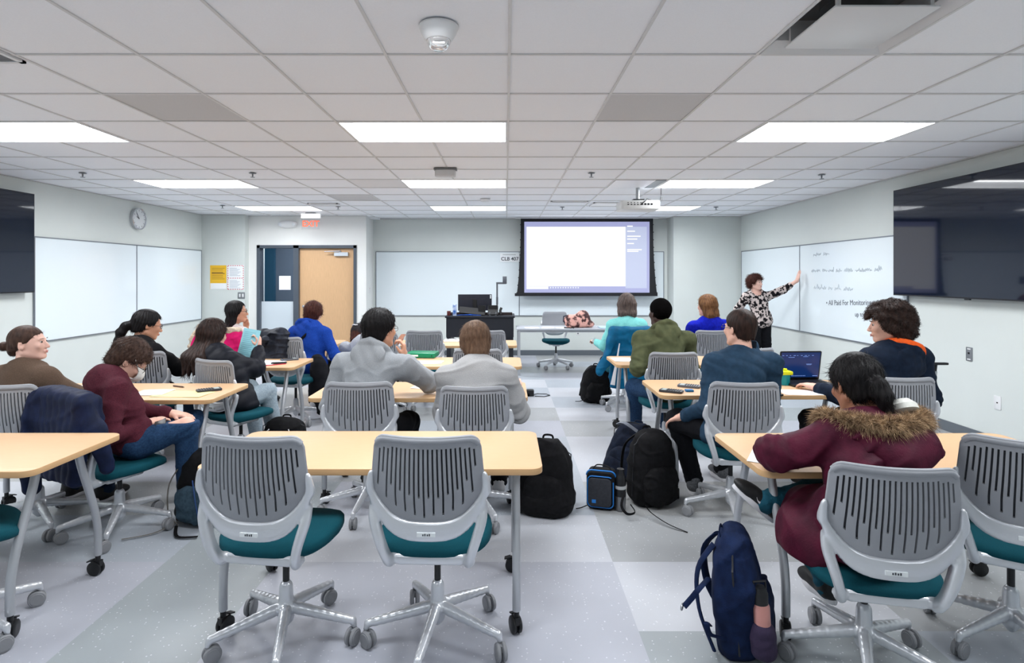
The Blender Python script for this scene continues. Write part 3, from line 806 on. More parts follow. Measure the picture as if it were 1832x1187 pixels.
r3 = at(1119, 517.5, YS); r4 = at(981, 513, YS); b = MB(); b.box(r0.x - ox, r4.x - ox, -.0065, -.0045, r3.z, r4.z); b.build('taskbar', page, im, smooth=False)
b = MB(); rr = random.Random(4)
for k in range(12):
    xx = at(985 + 4.5 * k, 0, YS).x - ox; b.box(xx - .012, xx + .012, -.0065, -.0055, at(0, 516.2, YS).z, at(0, 513.8, YS).z)
b.build('taskbar_icons', mat('faint_icons', (130, 130, 136), .8, emit=(240, 244, 252), estr=.42), im, smooth=False)
b = MB()
for k, (yy, ww) in enumerate(((405, 10), (414, 14), (423, 24), (428, 18), (436, 12), (447, 26), (450, 20))):
    xa = at(1122, 0, YS).x - ox; b.box(xa, xa + ww * YS / F, -.0068, -.0062, at(0, yy + 1, YS).z, at(0, yy - 1, YS).z)
b.build('sidebar_text', page, im, smooth=False)
for s, (xe, xn) in ((-1, (932, 938)), (1, (1168, 1162))):
    # scalloped tension cord edges
    b = MB(); pts = []
    zb = at(0, 526, YS).z; n = 10
    xi = at(xn, 0, YS).x - ox
    prof = []
    for k in range(n + 1):
        v = k / n; z = zb + (ztop - zb) * v; wdt = .03 + .075 * (1 - v) ** 2.5
        prof.append((xi + s * (wdt + .04), z))
    for k in range(n):
        (xa, za), (xb, zb2) = prof[k], prof[k + 1]
        v = [(xi, -.002, za), (xa, -.002, za), (xb, -.002, zb2), (xi, -.002, zb2)]
        b.add(v + [(p[0], .006, p[2]) for p in v], [(0, 1, 2, 3), (7, 6, 5, 4), (1, 5, 6, 2), (0, 4, 5, 1), (3, 2, 6, 7), (0, 3, 7, 4)])
        b.lathe([(0, -.012), (.011, -.012), (.011, .012), (0, .012)], (xa, .002, za + .02), Matrix.Rotation(R(90), 3, 'X'), 8)
    b.build('tension_edge', blk, t, smooth=False)
b = MB(); e0 = at(921, 525, YS); e1 = at(1176, 530, YS); b.box(e0.x - ox, e1.x - ox, -.02, .02, e1.z, e0.z); b.build('bottom_bar', blk, t, smooth=False)
b = MB(); b.box(sc0.x - .12 - ox, sc1.x + .12 - ox, -.09, .09, ZC - .014, ZC - .001); b.build('screen_slot', mat('screen_case', (225, 226, 228), .5), t, smooth=False)

# room number on the front board, magnet sign
p = at(912, 461, YB - .02); b = MB(); hw_, hh = 17 * YB / F, 8 * YB / F; b.box(p.x - hw_, p.x + hw_, YB - .024, YB - .0225, p.z - hh, p.z + hh)
rs_ = b.build('room_sign', mat('sign_white', (236, 240, 243), .4), smooth=False); tag(rs_, 'small white room number sign reading CLB 407 on the front whiteboard', 'sign')
text('CLB 407', 'lettering', ink_m, (p.x, YB - .0256, p.z - .03), .098, parent=rs_, bold=.002)
b = MB(); b.box(p.x - .14, p.x + .12, YB - .0256, YB - .0246, p.z + .05, p.z + .06); b.build('small_print', mat('pale_ink', (150, 155, 162), .6), rs_, smooth=False)

# ================================================================== POSTERS, PLATES
YPL = 10.66
def flat(name, label, cat, m, p0, p1, y, th=.002):
    b = MB(); b.box(p0.x, p1.x, y - th, y - .0004, p1.z, p0.z); return tag(b.build(name, m, smooth=False), label, cat)
yp = mat('yellow_paper', (236, 186, 46), .7); wp = MATS['white_paper']
o = flat('poster', 'yellow notice with a white strip at its foot, on the wall by the door', 'poster', yp, at(376, 475, YPL), at(405, 517.5, YPL), YPL)
a, c = at(376.5, 507, YPL), at(405, 517.5, YPL); b = MB(); b.box(a.x, c.x, YPL - .0026, YPL - .0021, c.z, a.z); b.build('white_strip', wp, o, smooth=False)
b = MB()
for k, yy in enumerate((480, 483, 487, 489, 493, 496, 499)):
    a, c = at(379, yy, YPL), at(399 if k % 3 else 402, yy + (1.6 if k in (2, 3) else .7), YPL); b.box(a.x, c.x, YPL - .0026, YPL - .0021, c.z, a.z)
b.build('print', mat('brown_print', (150, 112, 40), .7), o, smooth=False)
o = flat('poster', 'white notice edged with red dashes, beside the yellow one', 'poster', wp, at(407, 474.5, YPL), at(436, 518.5, YPL), YPL)
b = MB()
for k in range(7):
    for yy in (475.5, 518, 498):
        a = at(409 + 4 * k, yy, YPL); b.box(a.x - .011, a.x + .011, YPL - .0026, YPL - .0021, a.z - .006, a.z + .006)
for k in range(11):
    for xx in (407.8, 435.2):
        a = at(xx, 477 + 4 * k, YPL); b.box(a.x - .006, a.x + .006, YPL - .0026, YPL - .0021, a.z - .011, a.z + .011)
b.build('red_dashes', mat('red_print', (206, 58, 74), .7), o, smooth=False)
b = MB()
for k in range(7):
    for y0_ in (480, 502):
        a, c = at(411, y0_ + 2.2 * k, YPL), at(424 + (k * 5) % 8, y0_ + 2.2 * k + .7, YPL)
        if c.z > at(0, 516, YPL).z: b.box(a.x, c.x, YPL - .0026, YPL - .0021, c.z, a.z)
b.build('print', mat('pale_print', (170, 176, 190), .7), o, smooth=False)
def plate(name, label, cat, c, axis, w_, h_, m, extra=None):
    """small wall plate centred on c; axis 'y' faces the camera, '-x' faces into the room from the right wall"""
    t = thing(name, label, cat, c); M = Matrix.Identity(3) if axis == 'y' else Matrix.Rotation(R(-90), 3, 'Z')
    b = MB(); b.prism(rrect(w_ / 2, h_ / 2, .006, 3), -.0005, .007, .002, M @ Matrix.Rotation(R(90), 3, 'X')); b.build('plate', m, t)
    for nm, mm, dx, dz, hx, hz, d in (extra or []):
        b = MB(); b.prism(rrect(hx, hz, min(hx, hz) * .4, 3, dx, dz), .006, d, .0015, M @ Matrix.Rotation(R(90), 3, 'X')); b.build(nm, mm, t)
    return t
gp = mat('grey_plate', (130, 134, 138), .4, metal=.3)
c = at(432, 529, YPL); plate('light_switch', 'grey double light switch below the posters', 'switch', c, 'y', .13, .12, gp, [('rocker', white_m, -.028, 0, .014, .032, .012), ('rocker', white_m, .028, 0, .014, .032, .012)])
c = Vector((XR, 5.56, at(0, 634, 5.56).z)); plate('wall_plate', 'steel wall plate with a dark knob under the big television', 'wall plate', c, 'x', .075, .135, gp, [('knob', blackp, 0, .01, .008, .009, .014), ('slot', white_m, 0, .05, .02, .006, .009), ('slot', white_m, 0, -.05, .02, .006, .009)])
c = Vector((XR, 5.24, at(0, 721, 5.24).z)); plate('data_outlet', 'white data outlet plate low on the right wall', 'outlet', c, 'x', .075, .125, white_m, [('socket', blackp, 0, 0, .008, .006, .0085)])
c = at(1034, 595, YB); plate('power_outlet', 'white power outlet on the front wall under the silver table', 'outlet', c, 'y', .075, .115, white_m, [('socket', gp, 0, .022, .016, .014, .009), ('socket', gp, 0, -.022, .016, .014, .009)])
c = at(661, 520, 11.1); o = plate('wall_plate', 'small white plate on the return of the wall right of the door', 'wall plate', Vector((-2.64, 11.08, c.z)), 'y', .05, .12, white_m, [('red_light', mat('red_lamp', (200, 50, 50), .4), 0, .04, .008, .006, .01)])
o.rotation_euler.z = R(90)

# ================================================================== EXIT SIGN AND EMERGENCY LIGHT
c = at(556, 401, 10.3); t = thing('exit_sign', 'edge-lit EXIT sign with red letters hanging near the door', 'sign', (c.x, 10.3, ZC))
zz = c.z - ZC
b = MB(); b.box(-.09, .09, -.03, .03, -.035, .0); b.build('canopy', mat('dark_canopy', (120, 122, 126), .5), t)
b = MB(); b.box(-.165, .165, -.035, .035, zz + .105, zz + .185); b.tube([(-.05, 0, zz + .18), (-.05, 0, -.03)], .008, 8); b.tube([(.05, 0, zz + .18), (.05, 0, -.03)], .008, 8); b.build('housing', mat('sign_housing', (238, 239, 240), .4, emit=(255, 255, 255), estr=.25), t, smooth=False)
b = MB(); b.box(-.16, .16, -.003, .003, zz - .10, zz + .105); b.build('acrylic_panel', mat('clear_acrylic', (0.92, 0.93, 0.94), .03, trans=1.0, ior=1.08), t, smooth=False)
text('EXIT', 'lettering', mat('exit_red', (232, 70, 34), .5, emit=(240, 66, 26), estr=.5), (0, -.006, zz - .0), .150, parent=t, bold=.003, ext=.002)
c = at(516, 402, YD); t = thing('emergency_light', 'white oval emergency light fitted above the door', 'light', (c.x, YD, c.z))
f = Field((-.22, -.1, -.12), (.22, .02, .12), .007); f.ell((0, -.02, 0), (.16, .06, .075), k=.01); f.ell((-.12, -.03, 0), (.055, .05, .05), k=.03); f.ell((.12, -.03, 0), (.055, .05, .05), k=.03)
f.all(lambda P, d: np.maximum(d, P[..., 1] + .0)); f.build('housing', white_m, t, relax=2)
for s in (-1, 1): b = MB(); b.lathe([(.034, 0), (.036, .012), (.03, .016), (0, .018)], (s * .13, -.072, 0), Matrix.Rotation(R(90), 3, 'X'), 16); b.build('lamp_head', mat('lamp_lens', (226, 230, 234), .2), t)

# ================================================================== CEILING DEVICES
c = at(785, 42, 2.60); t = thing('smoke_detector', 'white ceiling alarm with a clear strobe lens, nearest the camera', 'alarm', (c.x, 2.60, ZC))
b = MB(); b.lathe([(.088, 0.0), (.09, -.008), (.084, -.018), (.080, -.030), (.066, -.056), (.056, -.066), (0, -.068)], n=36); b.build('body', white_m, t)
b = MB(); b.lathe([(.052, -.066), (.052, -.078), (.040, -.100), (.026, -.108), (0, -.108)], n=24); b.build('strobe_lens', mat('strobe_clear', (0.95, 0.95, 0.95), .05, trans=.85, ior=1.4), t)
b = MB(); b.obox((0, 0, -.078), .034, .012, .008); b.build('reflector', chrome, t)
c = at(868, 361, 8.45); t = thing('smoke_detector', 'small white ceiling detector far down the centre of the room', 'alarm', (c.x, 8.45, ZC))
b = MB(); b.lathe([(.075, 0), (.075, -.015), (.055, -.04), (0, -.045)], n=24); b.build('body', white_m, t)
c = at(797, 303, 6.05); t = thing('ceiling_sensor', 'clear-boxed device hanging beneath the ceiling before the middle lights', 'sensor', (c.x, 6.05, ZC))
b = MB(); b.box(-.12, .12, -.05, .05, -.018, 0); b.build('mounting_plate', mat('sensor_plate', (120, 122, 124), .5), t); b = MB(); b.prism(rrect(.11, .05, .03), -.085, -.018, .008); b.build('housing', mat('sensor_shell', (208, 208, 209), .4), t)
def sprinkler():
    t = thing('sprinkler_head', '', 'sprinkler')
    b = MB(); b.lathe([(.038, 0), (.038, -.004), (.012, -.008)], n=16); b.build('escutcheon', dsilver, t)
    b = MB(); b.lathe([(.008, 0), (.008, -.03), (.004, -.04)], n=10); b.lathe([(.024, -.044), (.024, -.047), (0, -.047)], n=14); b.build('deflector', dsilver, t); return t
s0 = None
for (px, py, lab) in ((148, 313, 'above the left whiteboard'), (452, 313, 'beside the left middle light'), (398, 371, 'near the left wall corner'), (605, 373, 'close to the exit sign'), (1058, 313, 'left of the projector'), (1470, 316, 'above the right whiteboard'), (1281, 374, 'over the right pillar'), (1006, 374, 'in front of the projection screen')):
    Y = F * (ZC - CAM_H) / (VY - py + 3)
    o = s0 and copy_tree(s0) or sprinkler(); s0 = s0 or o
    c = at(px, py, Y); o.location = (c.x, Y, ZC); tag(o, 'small grey ceiling sprinkler ' + lab, 'sprinkler', 'ceiling sprinklers')
# square plaque diffuser, top right
x0, x1, y0, y1 = gx(2) + .01, gx(3) - .01, gy(-1) + .01, gy(0) - .01
t = thing('air_diffuser', 'large square ceiling air diffuser with a drop panel, at the top right', 'air vent', ((x0 + x1) / 2, (y0 + y1) / 2, ZC)); hx, hy = (x1 - x0) / 2, (y1 - y0) / 2
b = MB(); ii = .055
o4 = [(-hx, -hy), (hx, -hy), (hx, hy), (-hx, hy)]; q4 = [(-hx + ii, -hy + ii), (hx - ii, -hy + ii), (hx - ii, hy - ii), (-hx + ii, hy - ii)]
for k in range(4):
    a, c_ = o4[k], o4[(k + 1) % 4]; a2, c2 = q4[k], q4[(k + 1) % 4]
    b.quad((a[0], a[1], 0), (c_[0], c_[1], 0), (c2[0], c2[1], .05), (a2[0], a2[1], .05)); b.quad((a2[0], a2[1], .05), (c2[0], c2[1], .05), (c2[0], c2[1], .15), (a2[0], a2[1], .15))
b.build('cone', white_m, t, smooth=False)
b = MB(); b.box(-hx + ii, hx - ii, -hy + ii, hy - ii, .15, .16); b.lathe([(.15, .10), (.15, .16)], n=32); b.build('plenum', mat('plenum_grey', (92, 94, 98), .7), t)
b = MB(); b.lathe([(.145, .11), (0, .11)], n=32); b.build('duct_opening', mat('duct_black', (6, 6, 8), .9), t, smooth=False)
b = MB(); b.prism(rrect(hx - .085, hy - .085, .008, 3), -.004, .004, .001); b.build('plaque', white_m, t)
for sx in (-1, 1):
    for sy in (-1, 1): b = MB(); b.box(sx * (hx - .11) - .008, sx * (hx - .11) + .008, sy * (hy - .11) - .008, sy * (hy - .11) + .008, 0, .15); b.build('bracket', white_m, t, smooth=False)
for (pa, pb, ya, lab, kind) in ((552, 606, 9.0, 'dark-edged slot air vent before the exit sign', 'slot'), (985, 1052, 8.75, 'narrow slot air vent left of the projector', 'slot'), (1058, 1108, 9.1, 'square air vent behind the projector', 'square'), (1, 18, 2.94, 'ceiling vent clipped by the upper left edge', 'slot')):
    xa, xb = at(pa, 0, ya).x, at(pb, 0, ya).x; dy = .12 if kind == 'slot' else .45
    if pa == 1: xa = -3.2; dy = .2
    t = thing('air_vent', lab, 'air vent', ((xa + xb) / 2, ya, ZC)); b = MB(); h_ = (xb - xa) / 2
    for (u0, u1, v0, v1) in ((-h_, h_, -dy / 2, -dy / 2 + .025), (-h_, h_, dy / 2 - .025, dy / 2), (-h_, -h_ + .025, -dy / 2, dy / 2), (h_ - .025, h_, -dy / 2, dy / 2)): b.box(u0, u1, v0, v1, -.008, .004)
    b.build('frame', white_m, t, smooth=False); b = MB(); b.box(-h_ + .02, h_ - .02, -dy / 2 + .02, dy / 2 - .02, -.002, .003); b.build('louvre', mat('vent_dark', (110, 112, 116), .6) if kind == 'slot' else white_m, t, smooth=False)

# ================================================================== PROJECTOR
c = at(1141, 352, 7.35); t = thing('projector', 'white ceiling projector on a black bracket with hanging cables', 'projector', (c.x, 7.35, ZC))
b = MB(); xa, xb = gx(2) - c.x, gx(3) - c.x; ya, yb_ = gy(6) - 7.35, gy(7) - 7.35; b.box(xa + .01, xb - .15, ya + .01, yb_ - .01, -.006, .004); b.build('ceiling_plate', mat('plate_white', (235, 236, 240), .35), t, smooth=False)
b = MB(); b.box(xb - .14, xb - .02, ya + .03, yb_ - .03, -.004, .004); b.build('connector_plate', gp, t, smooth=False)
b = MB(); b.lathe([(.025, 0), (.025, -.16)], n=16); b.build('pole', silver, t)
b = MB(); b.obox((0, 0, -.20), .07, .07, .045)
for dx, dy, aa in ((-.17, -.02, 8), (.17, 0, -6), (-.10, .08, -30), (.12, -.08, 25), (-.2, .06, 15)): b.obox((dx * .6, dy, -.225), .12, .012, .008, Matrix.Rotation(R(aa), 3, 'Z')); b.lathe([(.018, -.255), (.018, -.205)], (dx * .95, dy, 0), n=10)
for k in range(6): b.tube([(-.05 + .02 * k, -.06, -.2), (-.1 + .04 * k, -.1, -.24 + .01 * k), (-.06 + .03 * k, -.11, -.27)], .006, 6)
b.build('mount', blackp, t)
pz = at(0, 377, 7.35).z - ZC
b = MB(); b.prism(rrect(.245, .18, .03, 5), pz, pz + .11, .012); pj = b.build('housing', mat('projector_white', (222, 223, 222), .4), t)
b = MB()
for k in range(5): b.box(-.17 + .04 * k, -.15 + .04 * k, -.1825, -.18, pz + .05, pz + .062)
for k in range(4): b.box(.0 + .04 * k, .025 + .04 * k, -.1825, -.18, pz + .05, pz + .072)
for k in range(5): b.box(-.17 + .04 * k, -.155 + .04 * k, -.1825, -.18, pz + .075, pz + .084)
b.build('port', blackp, t, smooth=False)
b = MB(); b.tube([(0, -.19, pz + .06), (.04, -.2, pz + .09), (.08, -.16, pz + .13), (.2, -.12, pz + .10), (.28, -.06, pz + .12), (.30, 0, pz + .2), (.30, 0, -.004)], .006, 8); b.lathe([(.011, -.16), (.011, -.12)], (.30, 0, 0), n=8); b.build('cable', blackp, t)

# ================================================================== PODIUM WITH ITS EQUIPMENT
yp0 = 9.40; pl = at(798, 0, yp0).x; pr = at(919, 0, yp0).x; zt_ = at(0, 566, yp0).z
t = thing('podium', 'black instructor podium desk standing before the front whiteboard', 'podium', ((pl + pr) / 2, yp0 + .35, 0)); ox, oy = t.location.x, t.location.y
bd = mat('podium_laminate', (24, 27, 36), .45)
b = MB(); b.prism(rrect((pr - pl) / 2 + .02, .36, .02, 3), zt_ - .03, zt_, .004); b.build('desktop', bd, t)
b = MB(); zp = at(0, 604, yp0).z; b.box(pl - ox, pr - ox, -.33, -.31, zp, zt_ - .03); b.build('modesty_panel', bd, t, smooth=False)
b = MB(); b.box(pr - ox - .36, pr - ox - .02, -.30, .30, .06, zt_ - .03); b.build('equipment_rack', bd, t, smooth=False)
for sx in (-1, 1):
    b = MB(); x = sx * ((pr - pl) / 2 - .04); b.box(x - .035, x + .035, -.31, .31, 0.0, zt_ - .03); b.build('leg', bd, t, smooth=False)
b = MB(); b.box(pl - ox + .04, pr - ox - .02, -.1, -.06, zt_, zt_ + .045); b.build('rail', mat('podium_rail', (44, 30, 30), .5), t, smooth=False)
# monitor
c = at(850, 545, yp0 + .42); t = thing('monitor', 'black computer monitor seen from behind on the podium', 'monitor', (c.x, yp0 + .36, zt_))
w2 = 30 * (yp0 + .4) / F; zh = at(0, 527, yp0 + .36).z - zt_; zl = at(0, 556, yp0 + .36).z - zt_
M = Matrix.Rotation(R(4), 3, 'Z'); b = MB(); b.obox((0, 0, (zh + zl) / 2), w2, .012, (zh - zl) / 2, M); b.obox((0, -.02, (zh + zl) / 2 - .02), w2 * .6, .014, (zh - zl) * .3, M); b.build('panel', mat('monitor_back', (38, 40, 52), .35), t, smooth=False)
b = MB(); b.obox((0, -.05, .13), .035, .02, .13); b.prism(rrect(.13, .09, .03), 0, .014, .003); b.build('stand', blackp, t)
b = MB(); b.obox((w2 - .02, -.014, zh - .04), .01, .001, .03, M); b.build('sticker', sticker_m, t, smooth=False)
# tilted control panel, phone, document camera, tissue pack
def on_pod(px): return at(px, 0, yp0 + .15).x
b = MB(); M = Matrix.Rotation(R(6), 3, 'Y') @ Matrix.Rotation(R(-25), 3, 'X'); b.obox((0, 0, .075), .215, .02, .055, M); b.obox((.16, 0, .09), .06, .02, .08); b.obox((0, .05, .03), .2, .05, .03)
o = b.build('control_panel', blackp, loc=(on_pod(845), yp0 + .12, zt_), smooth=False); tag(o, 'tilted black control screen on the podium before the monitor', 'control panel')
t = thing('desk_phone', 'black desk telephone at the right side of the podium', 'telephone', (on_pod(882), yp0 + .14, zt_))
b = MB(); M = Matrix.Rotation(R(-35), 3, 'X'); b.obox((0, 0, .08), .085, .014, .08, M); b.obox((0, .03, .14), .08, .03, .03); b.build('body', blackp, t, smooth=False)
b = MB(); b.tube([(.13, 0, .02), (.12, .01, .08), (.14, .02, .13)], .022, 10); b.build('handset', blackp, t)
b = MB(); b.obox((-.05, .0, .03), .01, .05, .03); b.obox((.05, .0, .03), .01, .05, .03); b.build('stand', dsilver, t, smooth=False)
t = thing('document_camera', 'grey document camera on a tall post above the podium', 'camera', (on_pod(889), yp0 + .34, zt_)); yy = yp0 + .34
dm = mat('doccam_grey', (92, 96, 104), .4)
h1 = at(0, 508, yy).z - zt_; b = MB(); b.tube([(0, 0, 0), (0, 0, h1)], .014, 12); b.lathe([(.018, .18), (.018, .3)], n=12); b.prism(rrect(.1, .08, .02), 0, .03, .004); b.build('post', dm, t)
b = MB(); b.obox((.07, 0, h1 + .01), .085, .022, .016); b.build('arm', dm, t); b = MB(); b.prism(rrect(.035, .035, .01), h1 + .0, h1 + .125, .004, c=(.13, 0, 0)); b.build('head', dm, t)
b = MB(); b.prism(rrect(.032, .022, .006), 0, .19, .003); o = b.build('wipes_canister', mat('blue_print', (52, 112, 196), .5, noise=.5, nscale=18, col2=(222, 232, 246)), loc=(on_pod(814), yp0 + .1, zt_)); tag(o, 'blue and white printed packet standing at the podium left end', 'packet')
b = MB(); b.prism(rrect(.03, .03, .01), 0, .075, .003); o = b.build('small_box', mat('red_brown', (96, 36, 34), .5), loc=(on_pod(803), yp0 + .16, zt_)); tag(o, 'small dark red box on the podium left corner', 'box')
b = MB()
for k in range(5): b.tube([(.05 * k, 0, .008 + .004 * k), (.05 * k + .07, -.03, .02), (.05 * k + .13, .01, .012), (.05 * k + .2, -.01, .01)], .005, 6)
o = b.build('blue_cables', mat('blue_cable', (30, 88, 190), .5), loc=(on_pod(818), yp0 + .06, zt_)); tag(o, 'tangle of blue cables lying along the podium edge', 'cables')

# ================================================================== SILVER TABLE
yt = 9.05; t = thing('instructor_table', 'long grey metal table in front of the projection screen', 'table', (.17 + .95, yt + .3, 0))
b = MB(); b.prism(rrect(.95, .30, .02, 3), .72, .745, .003); b.build('tabletop', mat('grey_laminate', (176, 180, 188), .35), t)
b = MB(); b.box(-.9, .9, -.27, -.25, .685, .72); b.box(-.9, .9, .25, .27, .685, .72); b.build('apron', silver, t, smooth=False)
for sx in (-1, 1):
    for sy in (-1, 1): b = MB(); b.box(sx * .91 - .02, sx * .91 + .02, sy * .26 - .02, sy * .26 + .02, 0, .72); b.build('leg', silver, t, smooth=False)
TT_ = .745
def sheet(x, y, z, w_, d_, rot, m, label, name='paper_sheet', cat='paper', th=.0016, group=None):
    b = MB(); nx = 6
    vs = []; fs = []
    for zz_ in (0, th):
        for j in range(nx + 1):
            for i in range(nx + 1):
                u, v = i / nx - .5, j / nx - .5; vs.append((u * w_, v * d_, zz_ + .0012 * math.sin(u * 5 + v * 3) + .0012))
    n = nx + 1
    for j in range(nx):
        for i in range(nx):
            a = j * n + i; fs.append((a, a + n, a + n + 1, a + 1)); a += n * n; fs.append((a, a + 1, a + n + 1, a + n))
    for i in range(nx):
        for (a, c_) in ((i, i + 1), (nx * n + i + 1, nx * n + i), ((i + 1) * n, i * n), (i * n + nx, (i + 1) * n + nx)): fs.append((a, c_, c_ + n * n, a + n * n))
    b.add(vs, fs); o = b.build(name, m, loc=(x, y, z), rotz=R(rot)); tag(o, label, cat, group); return o
sheet(.42, 9.2, TT_, .22, .28, 4, wp, 'white paper at the left end of the silver table'); sheet(.68, 9.24, TT_, .2, .28, -8, wp, 'second white paper on the silver table, left of the chair')
sheet(.93, 9.2, TT_, .25, .3, 2, wp, 'white paper lying before the chair on the silver table')
sheet(1.62, 9.22, TT_ , .24, .3, 0, mat('pale_blue_paper', (176, 204, 226), .6), 'pale blue folder at the right part of the silver table', 'folder', 'folder', th=.012)
# patterned handbag
t = thing('handbag', 'floral pink and brown handbag lying on the silver table', 'bag', (at(1035, 0, 9.3).x, 9.30, TT_))
f = Field((-.32, -.2, -.01), (.34, .22, .34), .009)
f.ell((-.02, 0, .10), (.21, .11, .11), k=.03, p=2.6); f.ell((.06, 0, .18), (.10, .08, .10), k=.05); f.ell((-.14, 0, .10), (.06, .10, .09), k=.04); f.ell((.17, 0, .05), (.08, .08, .05), k=.04)
f.near(lambda P: .010 * wob(P, 30, 5)); f.all(lambda P, d: np.maximum(d, -P[..., 2]))
flo = mat('floral_fabric', (64, 34, 36), .7, nscale=14, col2=(226, 172, 160), lo=.44, hi=.56, bump=.2, bscale=120); f.build('bag_body', flo, t)
b = MB(); b.tube([(-.18, -.03, .05), (-.25, -.04, .10), (-.245, -.03, .18), (-.16, -.02, .2)], .010, 10); b.build('strap', mat('navy_strap', (34, 36, 56), .6), t)
b = MB(); b.tube([(-.05, -.16, .008), (-.10, -.19, .008), (-.16, -.17, .010), (-.2, -.14, .012)], .011, 8); o = b.build('glasses_case', blackp, loc=(t.location.x - .05, 9.26, TT_)); tag(o, 'small dark object on the silver table in front of the handbag', 'case')
# power brick and cord on the floor
t = thing('power_adapter', 'black power adapter with a thin cord on the floor by the silver table leg', 'adapter', (.22, 7.55, 0)); b = MB(); b.prism(rrect(.11, .05, .02), 0, .045, .008); b.prism(rrect(.05, .05, .02, cx=.10), 0.0, .08, .008); b.build('brick', blackp, t)
b = MB(); b.tube([(.13, .02, .01), (.2, .1, .006), (.32, .08, .006), (.36, .0, .006), (.28, -.08, .006), (.16, -.06, .006)], .005, 6); b.build('cord', blackp, t)
# ================================================================== PEOPLE
def cloth_mat(name, c, c2=None, rough=.85, f=60, bump=.5, bs=260, noise=.10, sheen=0.0, stretch=None, lo=.35, hi=.65):
    return mat(name, c, rough, spec=.18, noise=noise, nscale=f, bump=bump, bscale=bs, col2=c2, sheen=sheen, stretch=stretch, lo=lo, hi=hi)
def skin_mat(name, c): return mat(name, c, .5, noise=.05, nscale=24, bump=.05, bscale=300)
SK = {'light': skin_mat('skin_light', (226, 178, 158)), 'tan': skin_mat('skin_tan', (206, 152, 124)), 'brown': skin_mat('skin_brown', (150, 100, 76)), 'dark': skin_mat('skin_dark', (58, 36, 30)), 'pink': skin_mat('skin_pink', (228, 184, 168))}
def hair_mat(name, c, c2): return mat(name, c, .55, spec=.22, nscale=55, col2=c2, stretch=(1, 1, .25), bump=.3, bscale=90, lo=.3, hi=.75)
HM = {'coily': mat('hair_coily_black', (9, 8, 8), .95, spec=.04, bump=.8, bscale=220, noise=.4, nscale=200), 'black': hair_mat('hair_black', (8, 7, 9), (24, 21, 23)), 'dark': hair_mat('hair_dark_brown', (26, 17, 15), (58, 40, 34)), 'brown': hair_mat('hair_brown', (70, 50, 38), (116, 88, 66)),
      'brownd': hair_mat('hair_umber', (46, 32, 27), (86, 64, 54)), 'mid': hair_mat('hair_mid_brown', (84, 62, 48), (122, 96, 76)), 'auburn': hair_mat('hair_auburn', (80, 50, 32), (138, 98, 62)), 'grey': hair_mat('hair_grey_brown', (70, 60, 58), (112, 98, 92)), 'red': hair_mat('hair_reddish', (46, 22, 20), (92, 50, 40))}
eye_w = mat('eye_white', (186, 176, 170), .35); iris_m = mat('iris_dark', (40, 28, 22), .15); brow_m = mat('eyebrow_dark', (46, 32, 28), .8)
lip_m = mat('lips', (196, 124, 116), .5); gl_m = mat('glasses_frame', (22, 20, 22), .3); lens_g = mat('glasses_lens', (0.95, 0.97, 1.0), .02, trans=1.0, ior=1.05)

def unit(v): v = np.array(v, dtype=float); return v / (np.linalg.norm(v) + 1e-9)
def ik(S, T, l1, l2, hint):
    S = np.array(S, float); T = np.array(T, float); d = T - S; L = np.linalg.norm(d); m = (l1 + l2) * .995
    if L > m: T = S + d / L * m; L = m; d = T - S
    L = max(L, abs(l1 - l2) + .02)
    a = (l1 * l1 - l2 * l2 + L * L) / (2 * L); h = math.sqrt(max(0, l1 * l1 - a * a)); u = unit(d); hv = np.array(hint, float); hv = hv - u * (hv @ u); hv = unit(hv)
    return S + u * a + hv * h, T
def Mrot(yaw, pitch=0, roll=0):
    return (Matrix.Rotation(R(yaw), 3, 'Z') @ Matrix.Rotation(R(-pitch), 3, 'X') @ Matrix.Rotation(R(roll), 3, 'Y'))
def frame_from(up, fwd):
    z = unit(up); y = np.array(fwd, float); y = unit(y - z * (y @ z)); x = np.cross(y, z)
    return Matrix(((x[0], y[0], z[0]), (x[1], y[1], z[1]), (x[2], y[2], z[2])))

